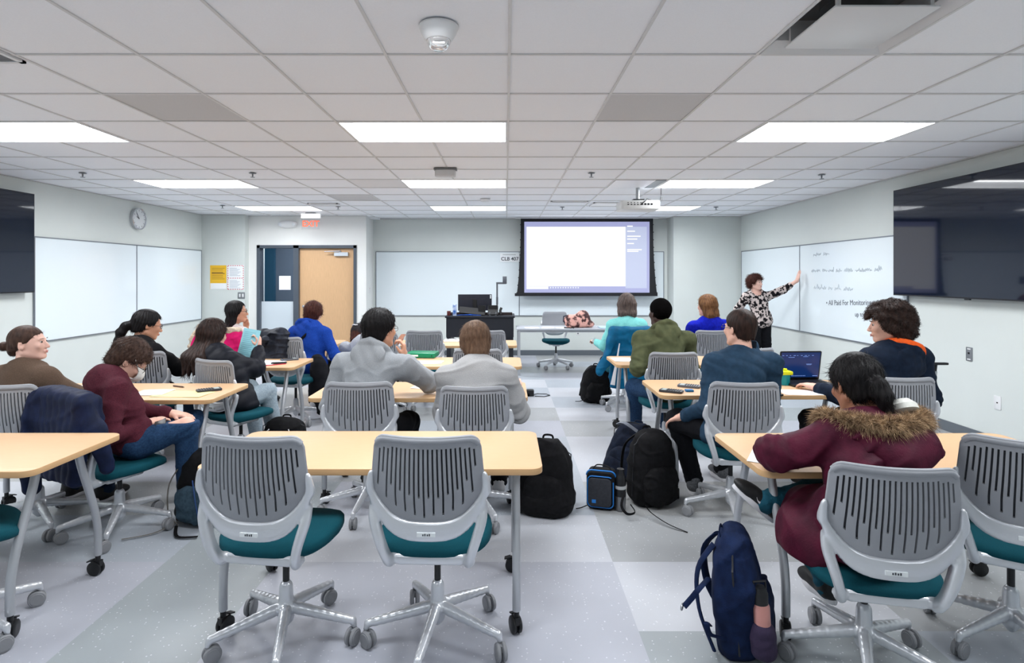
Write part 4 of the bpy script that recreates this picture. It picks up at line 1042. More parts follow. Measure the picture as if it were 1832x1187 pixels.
def person(name_label, hip, head, hy=0, hp=0, hr=0, cy=None, s=1.0, hs=1.09, skin='light', vox=.008, arms=None, legs=None, top=None, pants=None, shoes=None,
           hair=None, glasses=False, extras=None, sw=.185, slump=.0, female=False, standing=False, face=True):
    """hip, head: world points; hy/hp/hr head yaw, pitch (down +), roll; cy chest yaw; arms/legs in world coordinates"""
    hip = np.array(hip, float); O = np.array([hip[0], hip[1], 0.0]); H = np.array(head, float) - O; P0 = hip - O
    root = thing('person', name_label, 'person', tuple(O))
    Mh = Mrot(hy, hp, hr); Mn = np.array(Mh)
    hpnt = lambda x, y, z: H + Mn @ (np.array([x, y, z]) * hs)
    cy = hy if cy is None else cy; fw = np.array([-math.sin(R(cy)), math.cos(R(cy)), 0]); rt = np.array([math.cos(R(cy)), math.sin(R(cy)), 0])
    P3 = hpnt(0, -.035, -.160) - fw * .012
    C1 = P0 + np.array([0, 0, .27 * s]) - fw * slump
    bz = lambda t: (1 - t) ** 2 * P0 + 2 * t * (1 - t) * C1 + t * t * P3
    P1 = bz(.42); P2 = bz(.74); up3 = unit(P3 - bz(.85)); upc = unit(P3 - P1); Mc = frame_from(upc, fw); Mb = frame_from(unit(P2 - P0), fw)
    sb = P3 - up3 * .072 * s
    SH = {'L': sb - rt * sw * s, 'R': sb + rt * sw * s}
    ax = {'L': -rt, 'R': rt}
    arms = arms or {}; legs = legs or {}
    AR = {}
    for k in 'LR':
        a = arms.get(k)
        if a is None: T = SH[k] + fw * .34 * s + np.array([0, 0, -.33 * s]) + ax[k] * -.06; hint = ax[k] * .3 + np.array([0, 0, -1]) - fw * .4; hd = None; curl = .6; pn = None
        else:
            T = np.array(a['w'], float) - O; hint = np.array(a['hint'], float) if 'hint' in a else ax[k] * .28 + np.array([0, 0, -1]) - fw * .25; hd = a.get('dir'); curl = a.get('curl', .5); pn = a.get('palm')
            if 'sh' in a: SH[k] = SH[k] + np.array(a['sh'])
        E, W = ik(SH[k], T, .285 * s, .255 * s, hint); fd = unit(W - E) if hd is None else unit(hd)
        AR[k] = (SH[k], E, W, fd, curl, pn)
    LG = {}
    for k, sg in (('L', -1), ('R', 1)):
        hj = P0 + rt * sg * .09 * s + np.array([0, 0, -.02]); l = legs.get(k)
        if standing: kn = hj + np.array([0, 0, -.40 * s]) + fw * .03; an = np.array([hj[0], hj[1], .085]) if l is None else np.array(l['a'], float) - O; toe = fw
        elif l is None: kn = hj + fw * .42 * s + rt * sg * .06; an = kn + np.array([0, 0, -.40 * s]) + fw * .0; an[2] = .09; kn[2] = max(kn[2] - .02, .50); toe = fw
        else: kn = np.array(l['k'], float) - O; an = np.array(l['a'], float) - O; toe = unit(l.get('toe', fw))
        LG[k] = (hj, kn, an, toe)
    pts = [P0, P3, H] + [q for v in AR.values() for q in v[:3]] + [q for v in LG.values() for q in v[:3]]
    lo = np.min(pts, 0) - .21; hi = np.max(pts, 0) + .21; lo[2] = max(lo[2], -.004)

    # ---------------- body: one continuous skin
    def torso(f, t, k=.04, low=True, sh=1.0):
        wf = .92 if female else 1.0
        f.ell(P2 + (P3 - P2) * .10, (.150 * s * wf + t, .098 * s + t, .150 * s + t), Mc, k=k)
        f.ell(P1, (.135 * s * wf + t, .100 * s + t, .15 * s + t), Mb, k=k)
        if low: f.ell(P0 + np.array([0, 0, .02]), (.160 * s + t, .125 * s + t, .115 * s + t), frame_from((0, 0, 1), fw), k=k)
        for q in 'LR':
            f.cap(P3 - up3 * .050 * s, SH[q], .052 * s + t * .7, .050 * s + t * .8, k=k)
            f.cap(P3 + up3 * .002, P3 * .5 + SH[q] * .5 - up3 * .004, .040 * s + t * .5, .040 * s + t * .5, k=k * .8)
    f = Field(lo, hi, vox)
    torso(f, -.012)
    f.cap(P3 - up3 * .03, hpnt(0, -.02, -.06), .056 * s, .052 * hs, k=.03)
    for q in 'LR':
        S_, E, W, fd, curl, pn = AR[q]
        f.cap(S_, E, .045 * s, .038 * s, k=.02); f.cap(E, W, .039 * s, .026 * s, k=.015)
        hj, kn, an, toe = LG[q]
        f.cap(hj, kn, .075 * s, .052 * s, k=.03); f.cap(kn, an, .05 * s, .034 * s, k=.02); f.cap(an, an + (toe * .05 + np.array([0, 0, -.03]) if abs(toe[2]) < .3 else toe * .005), .034 if abs(toe[2]) < .3 else .030, .028, k=.02)
    # head
    hk = lambda v: tuple(x * hs for x in v)
    f.ell(hpnt(0, -.012, .028), hk((.074, .094, .090)), Mh, k=.02)
    f.ell(hpnt(0, .026, -.028), hk((.060, .066, .082)), Mh, k=.03)
    f.ell(hpnt(0, .066, -.088), hk((.024, .022, .018)), Mh, k=.025)
    for sx in (-1, 1):
        f.cap(hpnt(sx * .052, -.008, -.052), hpnt(sx * .022, .066, -.090), .018 * hs, .014 * hs, k=.02)
        f.ell(hpnt(sx * .036, .070, -.016), hk((.022, .016, .018)), Mh, k=.02)
    if face:
        for sx in (-1, 1):
            f.ell(hpnt(sx * .030, .100, .010), hk((.017, .013, .011)), Mh, k=.012, op='s')
            f.cap(hpnt(sx * .012, .089, .026), hpnt(sx * .044, .074, .027), .006 * hs, .005 * hs, k=.010)
        f.cap(hpnt(0, .090, .012), hpnt(0, .108, -.026), .0065 * hs, .0105 * hs, k=.008)
        for sx in (-1, 1): f.ell(hpnt(sx * .010, .100, -.030), hk((.008, .009, .007)), Mh, k=.006)
        f.ell(hpnt(0, .090, -.056), hk((.022, .010, .010)), Mh, k=.010)
    for sx in (-1, 1):
        Me = Mh @ Matrix.Rotation(R(sx * 20), 3, 'Z')
        f.ell(hpnt(sx * .077, -.012, -.004), hk((.008, .019, .030)), Me, k=.006); f.ell(hpnt(sx * .083, -.006, .002), hk((.006, .009, .015)), Me, k=.004, op='s')
    for q in 'LR': hand(f, *AR[q], s=s, side=q, fw=fw)
    body = f.build('body', SK[skin], root)
    hx = Mh.to_4x4()
    def hpart(b, nm, m, par=root):
        o = b.build(nm, m, par); o.matrix_local = Matrix.Translation(Vector(H)) @ hx @ Matrix.Scale(hs, 4); return o
    if face:
        for sx in (-1, 1):
            b = MB(); b.lathe([(0, -.010), (.007, -.007), (.0098, 0), (.007, .007), (0, .010)], (sx * .0305, .0785, .009), n=14); e = hpart(b, 'eye', eye_w)
            b = MB(); b.lathe([(0, .0006), (.004, .0004), (.0066, -.0012), (.0066, -.003)], (sx * .0305, .0883, .009), Matrix.Rotation(R(-90), 3, 'X'), 12); o = b.build('iris', iris_m, e)
            b = MB(); b.tube([(sx * .016, .0965, .029), (sx * .030, .0940, .0335), (sx * .046, .0815, .030)], [.0018, .0024, .0012], 6, flat=.6); hpart(b, 'eyebrow', brow_m)
        b = MB(); b.tube([(-.021, .0900, -.0575), (-.008, .0985, -.054), (0, .0990, -.0555), (.008, .0985, -.054), (.021, .0900, -.0575)], [.0012, .0036, .0036, .0036, .0012], 8)
        b.tube([(-.019, .0905, -.060), (0, .0985, -.063), (.019, .0905, -.060)], [.0012, .0042, .0012], 8); hpart(b, 'lips', lip_m)
    if glasses:
        g = MB()
        for sx in (-1, 1):
            ring = [(sx * .033 + .023 * math.cos(a), .099 - .1 * abs(.023 * math.cos(a) * sx + .01) , .008 + .017 * math.sin(a)) for a in np.linspace(0, 2 * math.pi, 21)]
            g.tube(ring, .0016, 6, caps=False); g.tube([(sx * .056, .095, .012), (sx * .074, .078, .013), (sx * .083, .02, .012), (sx * .083, -.02, .004)], .0016, 6)
        g.tube([(-.010, .100, .012), (0, .106, .015), (.010, .100, .012)], .0016, 6); go = hpart(g, 'glasses', gl_m)
    ctx = dict(f=f, P0=P0, P1=P1, P2=P2, P3=P3, H=H, Mh=Mh, Mc=Mc, Mb=Mb, SH=SH, AR=AR, LG=LG, fw=fw, rt=rt, up3=up3, upc=upc, hpnt=hpnt, hs=hs, s=s, lo=lo, hi=hi, vox=vox, root=root, O=O, hpart=hpart, torso=torso, hx=hx)
    if pants: make_pants(ctx, **pants)
    if top: make_top(ctx, **top)
    if shoes: make_shoes(ctx, **shoes)
    if hair: make_hair(ctx, **hair)
    for e in (extras or []): e(ctx)
    return ctx

def hand(f, S_, E, W, fd, curl, pn, s=1.0, side='L', fw=None):
    d = unit(fd); arm = unit(W - E)
    n = np.array(pn[:3], float) if pn is not None else np.array([0, 0, -1.0]) - 0.2 * d    # palm faces along n
    n = unit(n - d * (n @ d)); lat = np.cross(d, n)          # across the palm
    th = lat if side == 'R' else -lat                        # thumb side
    if pn is not None and len(pn) > 3: th = -th
    Mx = Matrix(((lat[0], d[0], n[0]), (lat[1], d[1], n[1]), (lat[2], d[2], n[2])))
    f.cap(W - d * .01, W + d * .03, .024 * s, .026 * s, k=.012)
    f.ell(W + d * .050 * s, (.040 * s, .050 * s, .016 * s), Mx, k=.012, p=2.6)
    for i, (o, L) in enumerate(((.030, .92), (.011, 1.0), (-.009, .94), (-.028, .74))):
        p = W + d * .088 * s + th * o * s - d * (.004 if i in (0, 3) else 0); a = curl * .55
        for j, l in enumerate((.040, .026, .020)):
            a2 = a + curl * (.0 + .75 * j); dr = d * math.cos(a2) + n * math.sin(a2); q = p + dr * l * L * s
            f.cap(p, q, (.0088 - .0006 * j) * s, (.0082 - .0008 * j) * s, k=.003); p = q
    p = W + d * .022 * s + th * .026 * s; dr = unit(d * .75 + th * .62 + n * .30 * (1 + curl)); q = p + dr * .040 * s; f.cap(p, q, .0125 * s, .0100 * s, k=.008)
    dr = unit(d * .95 + th * .18 + n * .45 * curl); f.cap(q, q + dr * .032 * s, .0098 * s, .0078 * s, k=.004)

def folds(P, seed, amp, f=22):
    a = wob(P * np.array([1, 1, .55], dtype=np.float32), f, seed); b_ = wob(P * np.array([.6, .6, 1.3], dtype=np.float32), f * 1.9, seed + 1)
    c_ = np.abs(wob(P * np.array([.8, .8, 1.2], dtype=np.float32), f * 1.35, seed + 2))
    return amp * ((np.abs(a) * 1.9 - .6) + .5 * b_ - 1.1 * np.maximum(0, .28 - c_) * 3)

def make_top(c, m=None, t=.016, sleeve=.93, hood=None, collar=None, hem=None, amp=.005, fq=22, quilt=0.0, name='shirt', neck=.066, seed=1, open_neck=None, sleeve_t=None, trim=None, hd=0.0):
    s = c['s']; f = Field(c['lo'] - .03, c['hi'] + .03, c['vox']); P0, P1, P2, P3, up3, fw, rt = (c[k] for k in ('P0', 'P1', 'P2', 'P3', 'up3', 'fw', 'rt'))
    st = t * .72 if sleeve_t is None else sleeve_t
    c['torso'](f, t, k=.045)
    for q in 'LR':
        S_, E, W, fd, curl, pn = c['AR'][q]
        f.cap(S_, E, .052 * s + st, .043 * s + st, k=.04)
        if sleeve > .5:
            Wc = E + (W - E) * (sleeve * 2 - 1) if sleeve < 1 else W; f.cap(E, Wc, .043 * s + st, .031 * s + st * .75, k=.02)
            if name in ('hoodie', 'jacket', 'sweater'): f.cap(E + (Wc - E) * .90, Wc, .036 * s + st * .85, .029 * s + st * .6, k=.01)
        else:
            pass
    if hem is not None:
        for (dz, rx, ry) in hem: f.ell(P0 + np.array([0, 0, dz]), (rx + t, ry + t, .10), frame_from((0, 0, 1), fw), k=.05)
    if quilt:
        up = c['upc']
        f.near(lambda P: -quilt * np.abs(np.sin(((P - P0) @ up) * math.pi / .085)) + quilt * .5)
    f.near(lambda P: folds(P, seed * 7, amp, fq))
    # bunching at the elbows
    for q in 'LR':
        S_, E, W, fd, curl, pn = c['AR'][q]; ax = unit(W - S_)
        f.near(lambda P: amp * .9 * np.sin(((P - E) @ ax) * 150) * np.exp(-((P - E) ** 2).sum(-1) / .006))
    if sleeve <= .5:
        for q in 'LR':
            S_, E, W, *_ = c['AR'][q]; a = unit(E - S_); cut = S_ + (E - S_) * (sleeve * 2)
            f.near(lambda P: np.where((((P - S_) ** 2).sum(-1) < .14) & (((P - cut) @ a) > 0) & (np.linalg.norm(np.cross(P - S_, a), axis=-1) < .11), .2, 0), band=.12)
    nb = c['hpnt'](0, -.03, -.05)
    if hood == 'down':
        Mc = c['Mc']; back = -np.array(Mc)[:, 1]; up = np.array(Mc)[:, 2]; r_ = np.array(Mc)[:, 0]; H_ = P3 + back * .030 + up * (.035 - hd)
        prev = None
        for a in np.linspace(-125, 125, 17):
            rad = .098 * s; p = H_ + (back * math.cos(R(a)) * rad * 1.05 + r_ * math.sin(R(a)) * rad) + up * (.02 - .045 * abs(a) / 125)
            rr = (.027 - .006 * abs(a) / 125) * s
            if prev is not None: f.cap(prev[0], p, prev[1], rr, k=.012)
            prev = (p, rr)
        hb = np.array(c['P2']) - np.array(c['P3']); T_ = P3 + back * (.085 * s + t * .8) - up * hd
        f.ell(T_ - up * .030 + back * .012, (.120 * s, .034 * s, .080 * s), Mc, k=.010); f.ell(T_ - up * .085 + back * .016, (.072 * s, .030 * s, .062 * s), Mc, k=.018); f.ell(T_ - up * .120 + back * .012, (.036 * s, .024 * s, .045 * s), Mc, k=.02)
        f.ell(P3 + back * .02 + up * .10, (.070 * s, .072 * s, .10 * s), Mc, k=.02, op='s')
        f.near(lambda P: np.where((P - P3) @ up > -.14, .003 * np.sin(((P - P3) @ unit(up * .6 + r_)) * 95) * np.exp(-(((P - P3 - back * .1) ** 2).sum(-1)) / .02), 0))
    if collar:
        f.cap(P3 - up3 * .02, P3 + up3 * collar, .078 * s, .070 * s, k=.02)
    rn = neck * s
    tipn = P3 + (nb - P3) * 3
    f.cap(P3 + up3 * (.0 if not collar else .015), tipn, rn, rn * 1.5, op='s', k=.006)
    if open_neck: f.ell(P3 + fw * open_neck[0] + np.array([0, 0, open_neck[1]]), open_neck[2], c['Mc'], op='s', k=.008)
    # keep the head clear
    f.ell(c['hpnt'](0, .03, -.03), (.085, .10, .12), c['Mh'], op='s', k=.01)
    o = f.build(name, m, c['root']); c['top'] = o
    return o

def make_pants(c, m=None, t=.016, amp=.005, name='trousers', low=1.0, seed=3):
    s = c['s']; P0 = c['P0']; f = Field(c['lo'] - .02, c['hi'] + .02, c['vox'])
    f.ell(P0 + np.array([0, 0, .0]), (.165 * s + t * .5, .130 * s + t * .4, .115 * s), frame_from((0, 0, 1), c['fw']), k=.03)
    for q in 'LR':
        hj, kn, an, toe = c['LG'][q]; e = kn + (an - kn) * low
        f.cap(hj, kn, .088 * s + t * .4, .060 * s + t, k=.035); f.cap(kn, e, .058 * s + t, .044 * s + t, k=.02)
        ax = unit(an - hj); f.near(lambda P: amp * np.sin(((P - kn) @ ax) * 130) * np.exp(-((P - kn) ** 2).sum(-1) / .008))
        f.near(lambda P: amp * .8 * np.sin(((P - an) @ unit(kn - an)) * 160) * np.exp(-((P - an) ** 2).sum(-1) / .006))
    f.near(lambda P: folds(P, seed * 5, amp * .7, 20))
    zt = P0[2] + .10; f.all(lambda P, d: np.maximum(d, P[..., 2] - zt))
    return f.build(name, m, c['root'])

def make_shoes(c, m=None, sole=None, L=.27, kind='sneaker', accent=None, ups=None):
    for q in 'LR':
        hj, kn, an, toe = c['LG'][q]; toe = unit(toe); shin = unit(kn - an); up = unit(shin - toe * (shin @ toe)) if abs(toe[2]) > .2 else np.array([0, 0, 1.0])
        if q in (ups or {}): up = unit(np.array(ups[q]) - toe * (np.array(ups[q]) @ toe))
        if abs(toe[2]) <= .2: toe = unit([toe[0], toe[1], 0])
        M = frame_from(up, toe); A = an - up * (.085 if (abs(toe[2]) > .2 or an[2] > .13) else an[2]); s = L / .27      # A: sole under ankle
        f = Field(np.minimum(A, A + toe * .2) - .19, np.maximum(A, A + toe * .2) + .19, min(.006, c['vox']))
        P = lambda x, y, z: A + np.array(M) @ np.array([x * s, y * s, z * s])
        f.ell(P(0, -.025, .055), (.038, .05, .045), M, k=.02); f.ell(P(0, .06, .045), (.044, .09, .036), M, k=.03, p=2.5); f.ell(P(0, .135, .034), (.043, .055, .026), M, k=.02); f.cap(P(0, -.02, .06), P(0, -.025, .10), .042 * s, .043 * s, k=.02)
        n = np.array(M)[:, 2]; f.all(lambda X, d: np.maximum(d, -((X - A) @ n) + .018))
        f.cap(P(0, -.025, .09), P(0, -.03, .2), .034, .04, op='s')
        sh = f.build('shoe', m, c['root'])
        b = MB(); o = []
        for k in range(28):
            t_ = 2 * math.pi * k / 28; cx, sy = math.cos(t_), math.sin(t_); o.append((cx * (.047 if sy > 0 else .040) * s * (1 - .12 * max(0, sy) ** 3), (.052 + sy * (.128 if sy > 0 else .118)) * s))
        b.prism(o, 0, .026, .005, M, tuple(A)); b.build('sole', sole or m, sh)
        b = MB()
        for k in range(4): b.tube([P(-.022, .045 + .022 * k, .083 - .010 * k), P(0, .045 + .022 * k, .089 - .010 * k), P(.022, .045 + .022 * k, .083 - .010 * k)], .003, 6)
        b.build('laces', accent or sole or m, sh)
        c['shoe_' + q] = (sh, A, M)

def strands(v, f, seed, n, flow, L, width, lift, jit=.3, seg=5):
    """fine tapering hair blades combed over a hair shape"""
    r = np.random.default_rng(seed); tri = f; a = v[tri[:, 0]]; b = v[tri[:, 1]]; c_ = v[tri[:, 2]]; nm = np.cross(b - a, c_ - a); ar = np.linalg.norm(nm, axis=1) + 1e-12
    pick = r.choice(len(tri), n, p=ar / ar.sum()); cen = v[tri[pick]].mean(1); N = nm[pick] / ar[pick][:, None]
    fl = flow(cen, N); fl = fl + r.normal(size=fl.shape) * jit; fl = fl - N * (fl * N).sum(1, keepdims=True); fl /= np.linalg.norm(fl, axis=1, keepdims=True) + 1e-9
    side = np.cross(fl, N); Ls = L * r.uniform(.6, 1.2, n); V = []; pos = cen - N * .002; curv = r.normal(size=(n, 1)) * .25
    for k in range(seg + 1):
        t = k / seg; w = width * (1 - t ** 2 * .95)
        p = pos + fl * (Ls * t)[:, None] + N * (lift * math.sin(t * 2.2) - .25 * Ls * t * t)[:, None] + side * (curv[:, 0] * Ls * t * t)[:, None]
        V.append(p - side * w); V.append(p + side * w)
    V = np.stack(V, 1).reshape(-1, 3); m_ = 2 * (seg + 1); base = np.arange(n)[:, None] * m_; F_ = []
    for k in range(seg): F_.append(np.stack([base[:, 0] + 2 * k, base[:, 0] + 2 * k + 1, base[:, 0] + 2 * k + 3, base[:, 0] + 2 * k + 2], 1))
    return V, np.concatenate(F_)

def make_hair(c, m='brown', style='short', vol=1.0, low=-.070, side=.004, front=.074, amp=.003, curly=0.0, length=.0, n=1600, seed=1, tail=None, bun=None, ears=False, L=.035, fly=.002, extra=None, width=.0011):
    H, Mh, hs, hpnt = c['H'], c['Mh'], c['hs'], c['hpnt']; Mi = np.array(Mh).T; vx = min(.0055, c['vox'])
    lo = H - np.array([.25, .25, .22 + length * 1.5]); hi = H + .23
    f = Field(lo, hi, vx)
    q = lambda P: ((P - H) @ Mi.T) / hs
    dv = (vol - 1) * .09
    f.ell(hpnt(0, -.018, .034), tuple(x * hs for x in (.083 + dv, .103 + dv, .097 + dv)), Mh)
    if style in ('long', 'bob'):
        z1 = -.10 if style == 'bob' else -.12
        for sx in (-1, 0, 1):
            f.cap(hpnt(sx * .045, -.045, .0), hpnt(sx * .055, -.050, z1), (.052 + dv) * hs, (.040 + dv) * hs, k=.04)
        if length:
            for sx in (-1, -.35, .35, 1):
                sp_ = .058 if length > .12 else .050; a = hpnt(sx * sp_, -.064, z1 * .8); b_ = a + np.array([0, 0, -length * .5]) - c['fw'] * (.10 if length > .12 else .018) + c['rt'] * sx * (.022 if length > .12 else .008); d_ = b_ + np.array([0, 0, -length * .8]) - c['fw'] * (.03 if length > .12 else .005) + c['rt'] * sx * .006; r_e = .042 if length > .12 else .030; f.cap(a, b_, .046 * hs, r_e * hs, k=.03); f.cap(b_, d_, r_e * hs, .012 * hs, k=.03)
    if style == 'short' and low < -.06: f.ell(hpnt(0, -.048, low * .45 - .008), tuple(x * hs for x in (.057 + dv, .056 + dv, -low * .62 + .022)), Mh, k=.03)
    if side < -.015: 
        for sx in (-1, 1): f.ell(hpnt(sx * .048, -.005, side * .5 + .01), tuple(x * hs for x in (.036 + dv, .062 + dv, .05 - side)), Mh, k=.025)
    # hairline: everything below a line that rises from the nape over the ears to the forehead is clear
    def cut(P, d):
        u = q(P); y = u[..., 1]; z = u[..., 2]
        if style in ('long', 'bob'): zl = np.interp(y, [-.03, .0, .035, .062, .2], [-2.0, -2.0 if not ears else -.02, -.02, front, front])
        else: zl = np.interp(y, [-.075, -.035, -.012, .03, .062, .2], [low, low + .006, side - .004, side + .012, front, front])
        zl = zl + .006 * np.sin(np.abs(u[..., 0]) * 90 + seed)
        return np.maximum(d, (zl - z) * hs * .8)
    f.all(cut)
    if tail:
        prev = None
        for (x, y, z, r_) in tail:
            p = hpnt(x, y, z)
            if prev is not None: f.cap(prev[0], p, prev[1], r_, k=.02)
            prev = (p, r_)
    if bun: f.ell(hpnt(*bun[:3]), (bun[3],) * 3, k=.012)
    if extra: extra(f, c)
    if curly: f.near(lambda P: curly * wob(P, 95, seed) + curly * .8 * wob(P, 45, seed + 3))
    def groove(P):
        u = q(P); th = np.arctan2(u[..., 0], -(u[..., 1] + .02)); r2 = np.hypot(u[..., 0], u[..., 1] + .02)
        return amp * np.sin(th * 26 + 2.5 * np.sin(u[..., 2] * 30 + seed)) * np.clip(r2 * 14, 0, 1) + amp * .6 * wob(P, 120, seed)
    f.near(groove)
    v, fc = f.mesh()
    for _ in range(1):
        acc = np.zeros_like(v); cnt = np.zeros(len(v))
        for a, b_ in ((0, 1), (1, 2), (2, 3), (3, 0)):
            np.add.at(acc, fc[:, a], v[fc[:, b_]]); np.add.at(acc, fc[:, b_], v[fc[:, a]]); np.add.at(cnt, fc[:, a], 1); np.add.at(cnt, fc[:, b_], 1)
        v = v * .5 + acc / np.maximum(cnt, 1)[:, None] * .5
    up = np.array(Mh)[:, 2]; crown = hpnt(0, -.03, .10)
    def flow(cen, N):
        d = cen - crown; d = d / (np.linalg.norm(d, axis=1, keepdims=True) + 1e-6); g = np.array([0, 0, -1.0]); t = np.clip(((crown - cen) @ up) / .12, 0, 1)[:, None]
        return d * (1 - .6 * t) + (g * .7 - up * .5) * t
    V, S_ = strands(v, fc, seed, n, flow, L, width, fly, jit=.25 + (1.2 if curly else 0))
    me = np_mesh('hair', np.concatenate([v, V]), np.concatenate([fc, S_ + len(v)])); me.materials.append(HM[m])
    o = bpy.data.objects.new('hair', me); COL.objects.link(o); o.parent = c['root']
    return o
# ------------------------------------------------------------------ the class
W3 = lambda px, py, Y: tuple(at(px, py, Y))
black_c = cloth_mat('black_cloth', (16, 17, 22)); denim = cloth_mat('blue_denim', (38, 66, 98), (28, 50, 80), f=90); ddenim = cloth_mat('dark_denim', (22, 40, 62), f=90)
pdenim = cloth_mat('pale_denim', (134, 150, 162), (156, 170, 180), f=90); tdenim = cloth_mat('teal_denim', (26, 76, 94), f=60)
shoe_b = mat('black_shoe', (24, 25, 27), .6, bump=.2); sole_w = mat('white_sole', (214, 214, 218), .5); shoe_w = mat('white_shoe', (206, 206, 208), .6, bump=.2); shoe_g = mat('grey_shoe', (88, 90, 94), .7, noise=.3, nscale=80, bump=.3)
UP = np.array([0, 0, 1.0])

# grey hoodie, row two centre
person('person in a light grey hoodie with thick black hair, right elbow on the table', (-.94, 3.80, .55), W3(681, 591, 4.0), hy=-38, hp=2, cy=-10, skin='tan', vox=.0065, sw=.20, s=1.04,
       arms={'R': dict(w=W3(722, 640, 4.12), hint=(.9, -.1, -.8), curl=1.3, dir=(0, .1, 1), palm=(-1, 0, 0)), 'L': dict(w=(-1.18, 4.18, .78))},
       top=dict(m=cloth_mat('heather_grey_fleece', (158, 162, 166), (140, 144, 149), f=300), t=.030, hood='down', name='hoodie', amp=.006, seed=2), pants=dict(m=black_c), shoes=dict(m=shoe_b, sole=sole_w),
       hair=dict(m='black', vol=1.16, low=-.075, side=.0, n=2600, L=.03, curly=.002, fly=.006, seed=4), glasses=True)
# grey sweatshirt, bowl cut
person('person in a pale grey sweatshirt with a brown bowl haircut, head bent down', (-.20, 3.74, .54), W3(850, 614, 3.95), hy=14, hp=20, cy=0, skin='light', vox=.0065, sw=.19,
       arms={'R': dict(w=(.08, 4.12, .77)), 'L': dict(w=(-.36, 4.14, .77))},
       top=dict(m=cloth_mat('pale_grey_jersey', (172, 172, 172), (158, 158, 160), f=300), t=.034, name='sweater', amp=.008, fq=16, seed=5, neck=.064), pants=dict(m=black_c), shoes=dict(m=shoe_w, sole=sole_w),
       hair=dict(m='mid', vol=1.12, low=-.102, side=-.030, front=.05, n=4200, L=.05, fly=.003, seed=5, amp=.0022))
# slate blue jacket
person('person in a slate blue zip jacket with short brown hair and glasses', (1.50, 3.80, .55), W3(1323, 589, 3.98), hy=24, hp=2, cy=4, skin='light', vox=.0065, sw=.195, s=1.02,
       arms={'L': dict(w=(1.22, 3.98, .60)), 'R': dict(w=(1.72, 4.2, .78))},
       legs={'L': dict(k=W3(1212, 752, 4.08), a=(1.37, 4.18, .10), toe=(.35, 1, 0)), 'R': dict(k=(1.62, 4.25, .55), a=(1.68, 4.45, .09))},
       top=dict(m=cloth_mat('slate_blue_shell', (40, 64, 86), (34, 55, 75), f=30, bump=.2), t=.026, collar=.062, name='jacket', amp=.007, fq=18, quilt=.005, seed=8, hem=[(-.02, .175, .14)]), pants=dict(m=black_c), shoes=dict(m=shoe_g, sole=sole_w, L=.30),
       hair=dict(m='dark', vol=1.02, low=-.062, side=.006, n=2600, L=.024, fly=.002, seed=8, amp=.0012), glasses=True)
# curly hair, navy jacket with orange lining
def orange_lining(c):
    P3, up, Mc = c['P3'], c['up3'], c['Mc']; b = MB(); back = -np.array(Mc)[:, 1]; r_ = np.array(Mc)[:, 0]; pts = []
    for a in np.linspace(-115, 115, 19): pts.append(P3 + up * .030 + back * (.020 + .112 * math.cos(R(a))) + r_ * .106 * math.sin(R(a)) - up * .03 * abs(a) / 115)
    b.tube(pts, .023, 10, flat=1.3); b.build('orange_lining', cloth_mat('orange_fleece', (236, 96, 38)), c['root'])
person('person with bushy dark curly hair in a navy jacket with an orange lined hood', (2.50, 3.84, .56), W3(1589, 583, 3.98), hy=62, hp=4, cy=14, skin='light', vox=.0065, sw=.19, s=1.03,
       arms={'L': dict(w=(2.25, 4.15, .77)), 'R': dict(w=(2.75, 4.15, .74))},
       top=dict(m=cloth_mat('navy_shell', (14, 24, 40), (20, 32, 50), f=30, bump=.2), t=.032, hood='down', hd=.055, name='jacket', amp=.009, fq=15, seed=9), pants=dict(m=black_c), shoes=dict(m=shoe_b, sole=sole_w),
       hair=dict(m='dark', vol=1.42, low=-.085, side=-.030, front=.060, curly=.011, n=6000, L=.028, fly=.013, seed=9, width=.0010), extras=[orange_lining])

